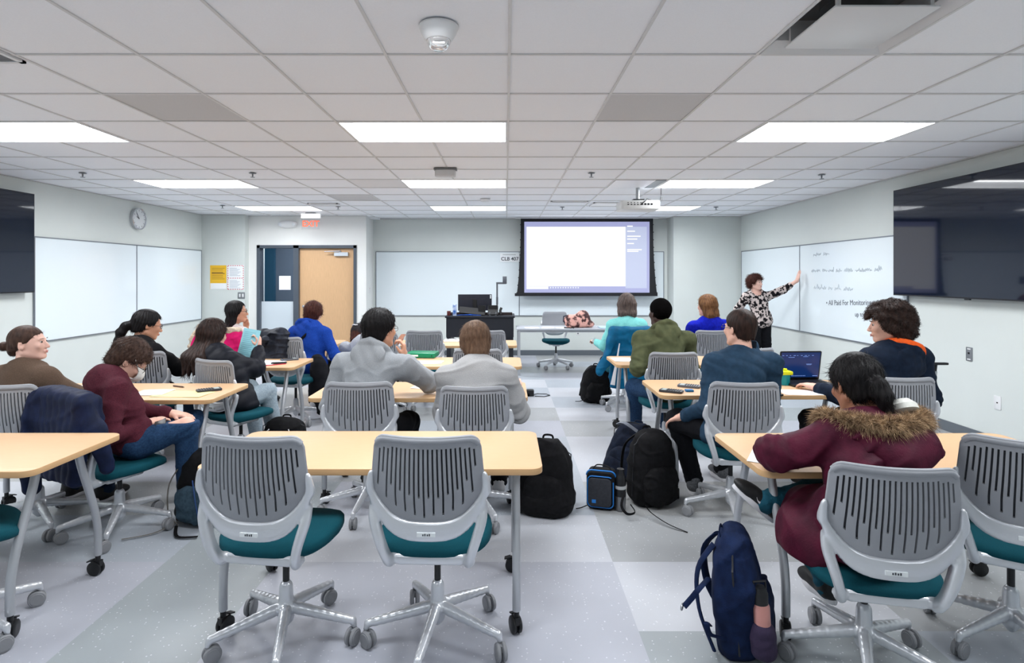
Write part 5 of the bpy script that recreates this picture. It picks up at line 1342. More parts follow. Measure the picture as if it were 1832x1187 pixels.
# maroon parka with fur hood
maroon_m = cloth_mat('maroon_nylon', (78, 20, 42), (58, 12, 32), f=14, bump=.25, bs=120, sheen=.0, rough=.6)
def fur_trim(c):
    P3, Mc = c['P3'], c['Mc']; fw_ = c['fw']; up = unit(c['upc'] * [.0, 1, 1]); up = unit(up - c['rt'] * (up @ c['rt'])); back = unit(-fw_ - up * (-fw_ @ up)); r_ = c['rt']; Mc = frame_from(up, -back)
    pts = []
    for a in np.linspace(-118, 118, 41):
        k = abs(a) / 118; pts.append(P3 + back * (.02 + .120 * math.cos(R(a))) + r_ * (.192 * math.sin(R(a)) - .015) + up * (.020 - .075 * math.cos(R(a)) * (1 if abs(a) < 90 else 0) + .02 * k))
    f = Field(np.min(pts, 0) - .09, np.max(pts, 0) + .09, .0065)
    for p, q in zip(pts[:-1], pts[1:]): f.cap(p, q, .030, .030, k=.01)
    f.near(lambda P: .006 * wob(P, 60, 3)); v, fc = f.mesh(); core = np.array(pts)
    def flow(cen, N): return N * .35 + np.array([0, 0, -.35]) + back * .25
    V, S_ = [], []
    off = len(v); VV = [v]; FF = [fc]
    for sd, L_, n_ in ((1, .045, 9000), (2, .032, 6000)):
        r2 = np.random.default_rng(sd); pick = r2.choice(len(fc), n_); cen = v[fc[pick]].mean(1); nm = np.cross(v[fc[pick, 1]] - v[fc[pick, 0]], v[fc[pick, 2]] - v[fc[pick, 0]]); nm /= np.linalg.norm(nm, axis=1, keepdims=True) + 1e-9
        d = nm * .9 + r2.normal(size=nm.shape) * .45 + np.array([0, 0, -.25]); d /= np.linalg.norm(d, axis=1, keepdims=True); sd_ = np.cross(d, r2.normal(size=d.shape)); sd_ /= np.linalg.norm(sd_, axis=1, keepdims=True) + 1e-9
        Ls = (L_ * r2.uniform(.5, 1.1, n_))[:, None]; w_ = .0012
        g = np.array([0, 0, -1.0]); seg = []
        for t in (0, .5, 1.0): p = cen + d * Ls * t + g * Ls * .25 * t * t; seg += [p - sd_ * w_ * (1 - .9 * t), p + sd_ * w_ * (1 - .9 * t)]
        V = np.stack(seg, 1).reshape(-1, 3); b0 = np.arange(n_) * 6 + off; FF += [np.stack([b0, b0 + 1, b0 + 3, b0 + 2], 1), np.stack([b0 + 2, b0 + 3, b0 + 5, b0 + 4], 1)]; VV.append(V); off += len(V)
    me = np_mesh('fur_trim', np.concatenate(VV), np.concatenate(FF)); me.materials.append(mat('brown_fur', (84, 60, 40), .8, nscale=34, col2=(190, 160, 124), lo=.36, hi=.62))
    o = bpy.data.objects.new('fur_trim', me); COL.objects.link(o); o.parent = c['root']
    # hood hanging behind, cream lining showing
    f = Field(P3 - .35, P3 + .3, .0065); Mh2 = Mc
    f.ell(P3 + back * .105 - up * .10, (.165, .050, .095), Mc, k=.03, p=2.4); f.ell(P3 + back * .125 - up * .15, (.11, .038, .08), Mc, k=.03); f.ell(P3 + back * .02 + up * .06, (.11, .10, .13), Mc, k=.02, op='s')
    f.near(lambda P: folds(P, 31, .006, 20)); f.build('hood', maroon_m, c['root'])
    b = MB(); b.lathe([(0, .045), (.035, .036), (.055, .012), (.056, -.01), (.04, -.02), (0, -.02)], tuple(P3 + r_ * .105 + up * .045 + back * .075), Mc, 24); b.build('headphone', mat('pale_plastic', (206, 206, 200), .4), c['root'])
def parka_hem(c):
    # long lower part of the coat, draping over the seat's left side
    P0 = c['P0']; f = Field(P0 + np.array([-.38, -.25, -.28]), P0 + np.array([.34, .45, .28]), .0075)
    hj, kn, an, toe = c['LG']['L']
    f.cap(P0 + [-.03, .02, .03], kn + [-.01, -.06, .01], .135, .10, k=.05); f.cap(P0 + [.05, .02, .03], c['LG']['R'][1] * .7 + P0 * .3, .13, .09, k=.05)
    f.ell(P0 + [-.165, .09, -.06], (.10, .17, .14), k=.04); f.ell(P0 + [0, -.01, .08], (.175, .14, .15), k=.05)
    f.near(lambda P: folds(P, 44, .008, 16)); f.all(lambda P, d: np.maximum(d, -(P[..., 2] - .43))); f.all(lambda P, d: np.maximum(d, np.where((P[..., 2] < .505) & (P[..., 0] > -.16) , .02, -1)))
    f.build('coat_skirt', maroon_m, c['root'])
cP = person('person in a maroon parka with a fur-edged hood, dark hair tied low, legs crossed', (1.42, 2.30, .55), W3(1530, 690, 2.56), hy=6, hp=20, cy=4, s=.92, skin='brown', vox=.0065, sw=.160, female=True,
       arms={'L': dict(w=(1.24, 2.62, .785), hint=(-1.0, -.35, -.15), curl=.9), 'R': dict(w=(1.62, 2.66, .785), curl=.8)},
       legs={'L': dict(k=(1.36, 2.62, .53), a=W3(1478, 1035, 2.50), toe=(-.05, 1, 0)), 'R': dict(k=(1.56, 2.62, .63), a=W3(1386, 896, 2.62), toe=(-.74, .10, .66))},
       top=dict(m=maroon_m, t=.034, name='parka', sleeve_t=.030, amp=.010, fq=17, seed=12, hem=[(-.02, .18, .14)], sleeve=.96), pants=dict(m=tdenim, t=.010, low=1.12), hair=dict(m='black', vol=1.05, low=-.070, side=.002, n=5200, L=.055, fly=.0015, seed=12, amp=.0022,
       tail=[(.004, -.100, .0, .024), (.006, -.125, -.02, .028), (.010, -.128, -.06, .032), (.014, -.118, -.115, .026)]), extras=[fur_trim, parka_hem])
make_shoes(cP, m=shoe_b, sole=sole_w, L=.265, ups={'R': (.62, -.15, .74)})
# white swoosh-shaped mark on the raised shoe
sh_, A_, M_ = cP['shoe_R']
n_ = 14
for side_x in (-1, 1):
    vs = []; b = MB()
    for k in range(n_ + 1):
        t_ = k / n_; y = .085 - .125 * t_; zc = .030 + .040 * t_ ** 1.6; th_ = .013 * math.sin(math.pi * min(1, (1 - t_) * 1.15)) ** .7 * (1 - t_) + .0012 if t_ > 0 else .001
        if t_ < .12: zc += .012 * (1 - t_ / .12)
        xw = .0475 - .004 * t_
        for zz_ in (zc - th_, zc + th_): vs.append(A_ + np.array(M_) @ np.array([side_x * (xw - (zz_ - .03) * .16), y, zz_ + .006]))
    b.add(vs, [(2 * k, 2 * k + 1, 2 * k + 3, 2 * k + 2) for k in range(n_)]); b.build('curved_mark', sole_w, sh_, smooth=False)

# masked student in maroon sweater
def mask_part(c):
    b = MB(); q = c['hpart']
    n = 10; vs = []; fs = []
    for i in range(n + 1):
        for j in range(n + 1):
            u = i / n * 2 - 1; v = j / n * 2 - 1; x = u * .064; z = -.038 + v * .046; y = .128 - .045 * u * u - .030 * v * v - .0 ; vs.append((x, y, z))
    for i in range(n):
        for j in range(n): a = i * (n + 1) + j; fs.append((a, a + 1, a + n + 2, a + n + 1))
    b.add(vs, fs); b.add([(x, y - .003, z) for x, y, z in vs], [tuple(reversed(t_)) for t_ in fs]); o = q(b, 'face_mask', mat('white_mask', (226, 226, 222), .8))
    for z0, z1, z2 in ((-.01, .035, .045), (-.06, -.075, -.085)):
        for sx in (-1, 1):
            b = MB(); b.tube([(sx * .062, .075, z0), (sx * .088, .01, z1), (sx * .070, -.07, z2 + .01), (0, -.122 if z2 > 0 else -.085, z2 + .015)], .0028, 6); q(b, 'mask_strap', MATS['white_mask'])
person('person in a maroon sweater and blue jeans wearing a white face mask, looking down', (-2.36, 3.62, .55), W3(231, 646, 3.72), hy=-52, hp=42, hr=6, cy=-38, s=1.0, slump=.06, skin='light', vox=.0065, sw=.19,
       arms={'R': dict(w=W3(268, 757, 3.62), hint=(-.2, -.8, -.6), curl=1.0), 'L': dict(w=(-2.20, 3.78, .67), hint=(-.4, .0, -.8))},
       legs={'R': dict(k=W3(333, 762, 3.66), a=(-2.08, 3.74, .12), toe=(.55, .5, 0)), 'L': dict(k=(-2.18, 4.0, .57), a=(-2.26, 4.08, .10), toe=(.6, .7, 0))},
       top=dict(m=cloth_mat('maroon_knit', (84, 34, 46), (66, 26, 38), f=160), t=.014, name='sweater', amp=.005, seed=14, neck=.060), pants=dict(m=denim, t=.012), shoes=dict(m=shoe_b, sole=mat('brown_sole', (70, 52, 44), .7), accent=sole_w),
       hair=dict(m='brownd', vol=1.08, low=-.070, side=-.0, front=.060, n=4200, L=.035, fly=.006, curly=.0035, seed=14), glasses=True, extras=[mask_part])
# brown sweater, bun
person('person in a brown sweater with hair in a low bun, face in profile', (-3.06, 3.68, .54), W3(52, 616, 3.80), hy=-74, hp=-4, cy=-14, s=.95, hs=1.0, skin='pink', vox=.0065, sw=.18, female=True,
       arms={'R': dict(w=(-2.86, 4.04, .775), hint=(.8, -.3, -.6)), 'L': dict(w=(-3.35, 4.1, .775))},
       top=dict(m=cloth_mat('brown_knit', (98, 80, 68), (84, 68, 56), f=200), t=.030, name='sweater', amp=.007, fq=15, seed=15, collar=.025, neck=.060), pants=dict(m=ddenim), shoes=dict(m=shoe_b, sole=sole_w),
       hair=dict(m='brownd', vol=.97, low=-.050, side=-.0, front=.064, n=2200, L=.028, fly=.0, seed=15, amp=.0012, bun=(0, -.140, .0, .030), tail=[(.02, -.085, -.02, .030), (-.01, -.10, -.045, .022), (0, -.08, -.055, .016)]))
# black jacket, ponytail
person('person in a black jacket with a long black ponytail and glasses, beside the left wall', (-3.20, 5.02, .54), W3(264, 583, 5.14), hy=-48, hp=14, cy=-16, s=.97, skin='tan', vox=.0085, sw=.18,
       arms={'R': dict(w=(-2.88, 5.42, .775)), 'L': dict(w=(-3.4, 5.45, .775))},
       top=dict(m=cloth_mat('black_fleece', (12, 12, 15), f=200), t=.034, name='jacket', amp=.006, seed=16, collar=.03), pants=dict(m=ddenim), shoes=dict(m=shoe_b, sole=sole_w),
       hair=dict(m='black', vol=1.06, low=-.065, side=0.0, n=1600, L=.04, seed=16, length=.22, tail=[(0, -.10, .0, .030), (-.01, -.145, -.03, .034), (-.02, -.165, -.09, .036), (-.03, -.165, -.16, .030), (-.035, -.15, -.24, .014)]), glasses=True)
# dark puffer, long hair, reading a cyan sheet
cR = person('person in a black puffer jacket with very long dark hair reading a cyan sheet', (-2.30, 4.84, .54), W3(382, 600, 4.98), hy=-24, hp=10, cy=-22, s=.95, skin='light', vox=.0085, sw=.175, female=True,
       arms={'R': dict(w=W3(462, 622, 5.16), hint=(.5, -.5, -.9), curl=1.2, dir=(.1, -.1, 1), palm=(-1, .2, 0)), 'L': dict(w=(-2.5, 5.2, .8))},
       legs={'R': dict(k=W3(478, 700, 5.0), a=(-2.02, 5.05, .10), toe=(.3, .7, 0)), 'L': dict(k=(-2.35, 5.25, .55), a=(-2.3, 5.3, .09))},
       top=dict(m=cloth_mat('black_nylon', (22, 24, 32), f=24, bump=.2, rough=.55), t=.040, name='jacket', quilt=.008, amp=.004, seed=17, collar=.05, hem=[(-.03, .18, .15)]), pants=dict(m=pdenim, t=.02), shoes=dict(m=shoe_w, sole=sole_w),
       hair=dict(m='dark', style='long', vol=1.10, n=3600, L=.07, seed=17, length=.17, ears=False, amp=.003))
# white blouse, profile
person('person in a white short-sleeved top with long black hair and glasses, chin on hand', (-3.26, 6.82, .54), W3(424, 559, 6.80), hy=-68, hp=0, cy=-24, s=.96, skin='tan', vox=.010, sw=.175, female=True,
       arms={'R': dict(w=W3(440, 586, 6.98), hint=(.3, .2, -1), curl=1.4, dir=(0, 0, 1), palm=(0, -1, 0)), 'L': dict(w=(-3.3, 7.2, .78))},
       top=dict(m=cloth_mat('white_cotton', (216, 206, 204), f=80), t=.018, name='blouse', amp=.006, seed=18, sleeve=.40), pants=dict(m=black_c), shoes=dict(m=shoe_b),
       hair=dict(m='black', style='long', vol=1.02, n=1000, L=.06, seed=18, length=.10), glasses=True)
# blue hoodie
def sling(c):
    b = MB(); P3, fw, rt, SH = c['P3'], c['fw'], c['rt'], c['SH']
    b.tube([c['SH']['R'] * .5 + P3 * .5 + np.array([0, .0, .06]), c['P2'] - fw * .165 + rt * .02, c['P1'] - fw * .165 - rt * .12, c['P0'] - fw * .10 - rt * .2], .009, 8, flat=2); b.build('bag_strap', black_c, c['root'])
person('person in a bright blue hoodie stretching one arm down to a black bag', (-2.20, 6.52, .56), W3(561, 561, 6.72), hy=-14, hp=4, hr=8, cy=-16, s=1.02, skin='light', vox=.0095, sw=.19,
       arms={'R': dict(w=W3(604, 650, 6.72), hint=(.35, -1, .1), dir=(0, .05, -1), curl=.9), 'L': dict(w=(-2.40, 7.02, .775))},
       legs={'R': dict(k=(-2.02, 6.72, .50), a=(-2.0, 6.60, .09)), 'L': dict(k=(-2.3, 6.95, .52), a=(-2.3, 6.9, .09))},
       top=dict(m=cloth_mat('royal_blue_fleece', (22, 66, 158), (18, 54, 138), f=100), t=.026, hood='down', name='hoodie', amp=.006, seed=19), pants=dict(m=black_c, t=.03), shoes=dict(m=shoe_w, sole=sole_w),
       hair=dict(m='red', vol=1.08, low=-.07, side=-.02, n=1400, L=.05, fly=.010, seed=19, curly=.003), extras=[sling])
# cap, bent low
def cap_part(c):
    f = Field(c['H'] - .2, c['H'] + .2, .007); h = c['hpnt']; f.ell(h(0, -.015, .045), (.106, .124, .108), c['Mh']); u = np.array(c['Mh'])[:, 2]
    f.all(lambda P, d: np.maximum(d, -((P - c['H']) @ u) - .008)); f.ell(h(0, .12, .03), (.085, .085, .010), c['Mh'], k=.006); o = f.build('baseball_cap', cloth_mat('charcoal_cotton', (44, 41, 43)), c['root'])
    b = MB(); b.tube([h(-.05, -.115, .078), h(-.03, -.123, .085), h(0, -.128, .078), h(.02, -.125, .083)], .007, 8); b.build('white_logo', sole_w, o)
person('person in a dark cap bent low behind the grey hoodie student', (-1.50, 6.72, .52), W3(643, 602, 6.95), hy=-20, hp=30, cy=-10, s=.95, skin='brown', vox=.010, sw=.175,
       arms={'L': dict(w=(-1.72, 6.98, .62), hint=(-.5, -.2, -.8)), 'R': dict(w=(-1.30, 7.0, .775), hint=(.5, -.2, -.8))},
       top=dict(m=cloth_mat('light_grey_cotton', (176, 180, 188), f=100), t=.02, name='shirt', amp=.006, seed=20), pants=dict(m=black_c), shoes=dict(m=shoe_b),
       hair=dict(m='red', vol=1.04, low=-.085, side=-.02, n=900, L=.04, fly=.006, seed=20), extras=[cap_part])
# aqua sweater
person('woman in a pale aqua sweater with shoulder-length grey-brown hair', (1.43, 6.82, .54), W3(1121, 546, 6.94), hy=-6, hp=4, cy=4, s=.97, skin='light', vox=.010, sw=.175, female=True,
       arms={'L': dict(w=W3(1066, 612, 7.12), curl=.8), 'R': dict(w=(1.62, 7.2, .775))},
       top=dict(m=cloth_mat('aqua_knit', (134, 212, 208), (120, 198, 196), f=120), t=.026, name='sweater', amp=.005, seed=21, collar=.05), pants=dict(m=black_c), shoes=dict(m=shoe_b),
       hair=dict(m='grey', style='bob', vol=1.08, n=1600, L=.05, seed=21, length=.035, fly=.004))
# olive jacket
person('person in an olive green hooded jacket with very short black hair', (1.46, 5.16, .55), W3(1180, 561, 5.36), hy=22, hp=2, cy=4, s=1.05, skin='dark', vox=.008, sw=.20,
       arms={'L': dict(w=W3(1136, 650, 5.35)), 'R': dict(w=(1.72, 5.62, .775))},
       legs={'L': dict(k=(1.22, 5.45, .52), a=(1.27, 5.62, .11), toe=(.2, 1, 0)), 'R': dict(k=(1.56, 5.6, .54), a=(1.6, 5.7, .09))},
       top=dict(m=cloth_mat('olive_nylon', (84, 88, 62), (70, 75, 52), f=16, bump=.3), t=.030, hood='down', name='jacket', amp=.008, fq=17, seed=22), pants=dict(m=denim), shoes=dict(m=shoe_w, sole=sole_w),
       hair=dict(m='coily', vol=1.04, low=-.060, side=.01, n=1800, L=.008, fly=.002, curly=.0016, seed=22, amp=.0))
# royal blue woman
person('woman in a royal blue top with light brown hair, near the instructor', (2.43, 6.92, .56), W3(1264, 548, 6.96), hy=34, hp=4, cy=8, s=1.02, skin='light', vox=.010, sw=.195, female=True,
       arms={'L': dict(w=(2.15, 7.25, .775)), 'R': dict(w=(2.65, 7.25, .775))},
       top=dict(m=cloth_mat('royal_blue_jersey', (14, 30, 178), (10, 22, 150), f=40), t=.026, name='sweater', amp=.006, seed=23), pants=dict(m=black_c), shoes=dict(m=shoe_b),
       hair=dict(m='auburn', style='bob', vol=1.06, n=1600, L=.05, seed=23, length=.05, fly=.004))
# the instructor
floral = cloth_mat('monochrome_floral', (22, 20, 24), (206, 192, 188), f=22, bump=.2, lo=.46, hi=.52)
hipI = (3.93, 8.86, .93)
person('woman instructor standing in a black and white floral blouse, arm outstretched to the whiteboard', hipI, W3(1352, 507, 8.86), hy=-146, hp=-2, cy=-166, s=.98, hs=.96, skin='pink', vox=.0085, sw=.175, female=True, standing=True,
       arms={'L': dict(w=W3(1431, 500, 8.56), hint=(.2, .2, -1), curl=.05, dir=(.25, -.05, 1), palm=(1, .1, 0, 1)), 'R': dict(w=(3.70, 8.86, .86), hint=(-.2, .5, -.3), curl=.5)},
       legs={'L': dict(a=(4.02, 8.84, .085), k=(0, 0, 0)), 'R': dict(a=(3.82, 8.9, .085), k=(0, 0, 0))},
       top=dict(m=floral, t=.022, name='blouse', amp=.006, seed=24, sleeve=.78, hem=[(-.06, .17, .14)], open_neck=(.06, .02, (.08, .09, .075))), pants=dict(m=black_c, t=.014), shoes=dict(m=shoe_b),
       hair=dict(m='red', vol=1.26, low=-.07, side=-.01, front=.066, n=2600, L=.05, fly=.020, curly=.009, seed=24))
# ================================================================== COATS HUNG ON CHAIRS
def drape(label, m, chair, body, sleeves=(), quilt=0, amp=.008, fq=18, seed=1, vox=.008, name='jacket', cat='jacket', parts=None):
    """a coat over a chair back; body: list of (kind, args) in the chair's own frame"""
    x, y, yaw = chair; f = Field((-.45, -.55, .0), (.45, .35, 1.15), vox)
    for (a, b_, ra, rb, k) in body: f.cap(a, b_, ra, rb, k=k)
    for (a, b_, ra, rb, k) in sleeves: f.cap(a, b_, ra, rb, k=k)
    if quilt == 'v': f.near(lambda P: -.006 * np.abs(np.sin(P[..., 0] * math.pi / .065)) + .003 * np.sin(P[..., 2] * 40))
    if quilt == 'h': f.near(lambda P: -.006 * np.abs(np.sin(P[..., 2] * math.pi / .07)))
    f.near(lambda P: folds(P, seed, amp, fq))
    # hollow where the shell of the chair stands
    o = f.build(name, m); o.location = (x, y, 0); o.rotation_euler.z = R(yaw); tag(o, label, cat); return o
navy_q = cloth_mat('navy_quilt', (22, 32, 62), (16, 24, 48), f=20, bump=.2, rough=.6)
rows = lambda xs, y0, y1, z0, z1, r0, r1, k=.03: [((x, y0, z0), (x * 1.05, y1, z1), r0, r1, k) for x in xs]
drape('navy quilted jacket draped over the chair of the masked student', navy_q, (-2.40, 3.56, -28),
      rows(np.linspace(-.20, .20, 9), -.315, -.335, .875, .46, .038, .040) + rows(np.linspace(-.2, .2, 7), -.235, -.22, .87, .76, .022, .02) + [((-.2, -.28, .885), (.2, -.28, .875), .045, .045, .03), ((-.2, -.32, .52), (.15, -.33, .50), .045, .045, .03)],
      [((-.22, -.33, .85), (-.26, -.36, .60), .055, .05, .03), ((-.26, -.36, .60), (-.30, -.33, .32), .052, .044, .02), ((.22, -.30, .86), (.27, -.27, .70), .05, .045, .03), ((.27, -.27, .70), (.28, -.22, .5), .045, .035, .02)], quilt='v', seed=3, amp=.006)
teal_c = cloth_mat('teal_shell', (0, 92, 132), (0, 76, 112), f=14, bump=.2, rough=.6)
o = drape('long teal coat hung over the chair of the woman in aqua', teal_c, (1.42, 6.85, 0),
      rows(np.linspace(-.20, .20, 9), -.315, -.36, .95, .34, .036, .038) + [((-.2, -.28, .955), (.2, -.28, .955), .045, .045, .03)] + rows(np.linspace(-.2, .2, 7), -.235, -.22, .93, .75, .022, .02),
      [((-.20, -.32, .92), (-.30, -.40, .62), .05, .05, .03), ((-.30, -.40, .62), (-.37, -.44, .50), .05, .045, .02), ((.2, -.33, .9), (.24, -.38, .45), .05, .045, .03)], seed=5, amp=.010, vox=.010, name='coat', cat='coat')
b = MB()
b.tube([(-.14, -.40, .82), (-.18, -.425, .6), (-.225, -.44, .36)], [.006, .012, .026], 8, flat=.3); b.build('pale_lining_strip', sole_w, o)
b = MB(); b.tube([(.11, -.40, .78), (.10, -.42, .62), (.105, -.43, .5)], [.005, .006, .010], 8, flat=.5); b.build('zip_tape', sole_w, o)
crump = cloth_mat('charcoal_nylon', (38, 42, 52), (28, 31, 40), f=24, bump=.3, rough=.55)
drape('crumpled black coat piled on the chair between the left tables', crump, (-2.28, 6.22, -8),
      rows(np.linspace(-.26, .02, 7), -.28, -.37, .97, .70, .045, .05, .04) + [((-.30, -.25, .90), (-.02, -.30, .99), .06, .05, .05), ((-.34, -.33, .80), (-.25, -.36, .62), .06, .05, .05), ((-.05, -.30, .98), (.04, -.34, .93), .04, .03, .04)],
      [((-.20, -.40, .86), (-.10, -.42, .93), .035, .03, .03), ((-.32, -.36, .72), (-.30, -.30, .66), .06, .05, .03)], seed=7, amp=.016, fq=26, vox=.009, name='coat', cat='coat')
drape('black coat tail hanging beside the blue hoodie student, down to the floor', black_c, (-2.28, 6.22, -8),
      [((.24, .05, .60), (.30, .0, .36), .08, .09, .04), ((.30, .0, .36), (.32, -.02, .14), .09, .06, .04), ((.20, .1, .66), (.28, .0, .5), .06, .07, .04)], seed=9, amp=.010, vox=.010, name='coat', cat='coat')
pink_c = cloth_mat('hot_pink_shell', (222, 24, 110), (196, 16, 92), f=14, bump=.2, rough=.6)
o = drape('hot pink jacket with cream lining draped on the chair by the left wall', pink_c, (-3.27, 6.85, 0),
      rows(np.linspace(-.18, .20, 8), -.315, -.35, .93, .52, .038, .04) + [((-.2, -.28, .93), (.2, -.28, .93), .045, .045, .03)],
      [((-.20, -.32, .92), (-.30, -.38, .66), .05, .05, .03), ((.2, -.32, .9), (.30, -.36, .72), .055, .045, .03), ((.22, -.28, .62), (.1, -.34, .40), .05, .05, .03)], seed=11, amp=.012, vox=.010)
f = Field((-.42, -.5, .7), (.4, -.1, 1.12), .010); f.cap((-.22, -.27, .98), (-.05, -.30, 1.0), .05, .045, k=.03); f.cap((.05, -.34, .95), (.22, -.30, .96), .035, .03, k=.03); f.cap((-.28, -.3, .9), (-.30, -.34, .78), .04, .035, k=.03); f.near(lambda P: folds(P, 6, .012, 26))
f.build('cream_lining', cloth_mat('cream_sherpa', (214, 196, 176), (180, 160, 140), f=60), o)

# ================================================================== BAGS
def strap(pts, r, m, parent, name='strap', flat=.35, up=None):
    P_ = [Vector(p) for p in pts]; sm = [P_[0]]
    for i in range(len(P_) - 1):
        p0 = P_[max(i - 1, 0)]; p1 = P_[i]; p2 = P_[i + 1]; p3 = P_[min(i + 2, len(P_) - 1)]
        for k in range(1, 6):
            u = k / 5; sm.append(0.5 * ((2 * p1) + (-p0 + p2) * u + (2 * p0 - 5 * p1 + 4 * p2 - p3) * u * u + (-p0 + 3 * p1 - 3 * p2 + p3) * u ** 3))
    b = MB(); b.tube(sm, r, 10, flat=flat, up=up); return b.build(name, m, parent)
def backpack(label, loc, rotz, m, W=.16, D=.10, H=.46, lean=0, pocket=None, seed=1, vox=.007, panel=None, tilt=0, slump=0, group=None, name='backpack'):
    t = thing(name, label, 'backpack', loc, R(rotz), group)
    M = Matrix.Rotation(R(lean), 3, 'X') @ Matrix.Rotation(R(tilt), 3, 'Y'); mp = lambda x, y, z: np.array(M @ Vector((x, y, z)))
    f = Field((-.36, -.34, -.005), (.36, .34, H + .14), vox)
    f.ell(mp(0, 0, H * .36), (W, D, H * .40), M, k=.02, p=3.2); f.ell(mp(0, 0, H * .66), (W * .88, D * .82, H * .34), M, k=.05, p=2.6)
    if slump: f.ell(mp(0, -D * .4, H * .2), (W * 1.05, D * 1.1, H * .22), M, k=.05, p=2.6)
    f.near(lambda P: folds(P, seed, .007, 17)); f.all(lambda P, d: np.maximum(d, -P[..., 2] + .002))
    f.build('body', m, t)
    pm = pocket or m
    f = Field((-.36, -.40, -.005), (.36, .34, H + .1), vox)
    f.ell(mp(0, -D * .85, H * .30), (W * .80, D * .55, H * .26), M, p=3.0); f.near(lambda P: folds(P, seed + 4, .006, 20)); f.all(lambda P, d: np.maximum(d, -P[..., 2] + .003)); f.build('front_pocket', pm, t)
    pts = [mp(s_ * W * 1.0, -.01, H * .12 + H * .70 * k / 8) for s_, k in [(-1, k) for k in range(9)]] + [mp(W * .9 * math.sin(a), -.01, H * .80 + H * .20 * math.cos(a)) for a in np.linspace(-1.35, 1.35, 11)] + [mp(W, -.01, H * .12 + H * .70 * k / 8) for k in range(8, -1, -1)]
    b = MB(); b.tube(pts, .004, 6); b.build('zip', mat('zip_dark', (26, 28, 34), .5), t)
    strap([mp(-.035, D * .45, H * .955), mp(-.026, D * .5, H * 1.02), mp(.026, D * .5, H * 1.02), mp(.035, D * .45, H * .955)], .007, m, t, 'handle')
    for s_ in (-1, 1): strap([mp(s_ * .05, D * .75, H * .92), mp(s_ * .09, D * 1.45, H * .72), mp(s_ * .11, D * 1.5, H * .40), mp(s_ * W * .9, D * .95, H * .10)], .020, m, t, 'shoulder_strap', flat=.35)
    return t, mp
navy_b = cloth_mat('navy_canvas', (18, 34, 68), (12, 25, 54), f=26, bump=.3)
blackb = cloth_mat('black_canvas', (12, 12, 14), (20, 20, 23), f=40, bump=.3)
# navy pack, front right
t, mp = backpack('navy blue backpack with a pink bottle in its side pocket, nearest the camera', (1.01, 2.45, 0), 62, navy_b, W=.155, D=.095, H=.50, lean=-4, tilt=-5, seed=21, vox=.0055)
wl = t.matrix_basis
def loc_of(t, world): return t.matrix_basis.inverted() @ Vector(world)
Yb = 2.36
def wq(px, py, Y=Yb): return loc_of(t, at(px, py, Y))
f = Field(np.array(wq(1365, 1090)) - .16, np.array(wq(1365, 1090)) + .16, .0055); f.cap(wq(1366, 1160, 2.30), wq(1362, 1128, 2.30), .050, .048, k=.01); f.near(lambda P: folds(P, 8, .004, 30)); f.all(lambda P, d: np.maximum(d, -P[..., 2] + .003)); f.build('side_pocket', mat('mesh_plum', (46, 34, 62), .8, bump=.3), t)
strap([wq(1268, 1035, 2.40), wq(1250, 1055, 2.3), wq(1238, 1070, 2.3), wq(1224, 1086, 2.3)], .012, navy_b, t, 'loose_strap')
strap([wq(1270, 1120, 2.38), wq(1264, 1115, 2.3), wq(1270, 1135, 2.3), wq(1290, 1142, 2.32), wq(1304, 1152, 2.34)], .011, navy_b, t, 'webbing')
b = MB(); q = wq(1222, 1087, 2.3); b.tube([q + Vector((.016 * math.cos(a), .004, .010 * math.sin(a))) for a in np.linspace(0, 6.28, 13)], .0035, 6, caps=False); b.build('buckle', mat('steel_ring', (150, 154, 160), .3, metal=.8), t)
# bottle standing in that pocket
bp = at(1364, 1150, 2.298); t2 = thing('water_bottle', 'pink metal water bottle with a black lid in the navy backpack pocket', 'bottle', tuple(bp)); t2.rotation_euler.y = R(-3)
b = MB(); b.lathe([(0, 0), (.033, .002), (.035, .01), (.035, .145), (.028, .165)], n=28); b.build('body', mat('rose_metal', (206, 146, 138), .3, metal=.5), t2)
b = MB(); b.lathe([(.030, .160), (.031, .20), (.027, .206), (.022, .225), (0, .226)], n=24); b.tube([(-.024, 0, .20), (-.024, 0, .245), (.024, 0, .245), (.024, 0, .20)], .0055, 8); b.build('lid', blackp, t2)
# black pack right of the front centre table
backpack('black backpack standing on the floor at the right end of the front centre table', (.275, 3.86, 0), -14, blackb, W=.165, D=.12, H=.48, seed=24, slump=1)
# big black pack and dark navy pack by the laptop table
t, mp = backpack('large black backpack on the floor beside the blue lunch bag', (1.0, 4.0, 0), 24, blackb, W=.155, D=.125, H=.50, seed=26, tilt=3)
strap([loc_of(t, at(1155, 905, 3.74)), loc_of(t, at(1165, 918, 3.72)), loc_of(t, at(1195, 938, 3.6)), loc_of(t, at(1230, 953, 3.52))], .007, blackb, t, 'trailing_strap')
strap([loc_of(t, at(1118, 880, 3.78)), loc_of(t, at(1112, 905, 3.72)), loc_of(t, at(1122, 920, 3.70)), loc_of(t, at(1136, 917, 3.72)), loc_of(t, at(1128, 903, 3.75))], .009, blackb, t, 'webbing_loop')
t, mp = backpack('dark navy backpack slumped behind the large black one', (.98, 4.50, 0), -40, cloth_mat('ink_canvas', (16, 22, 36), (26, 34, 52), f=30, bump=.3), W=.17, D=.13, H=.42, lean=-10, seed=28, slump=1)
strap([mp(-.08, -.12, .40), mp(0, -.17, .42), mp(.09, -.13, .37)], .022, mat('grey_webbing', (120, 126, 136), .7), t, 'grey_strap')
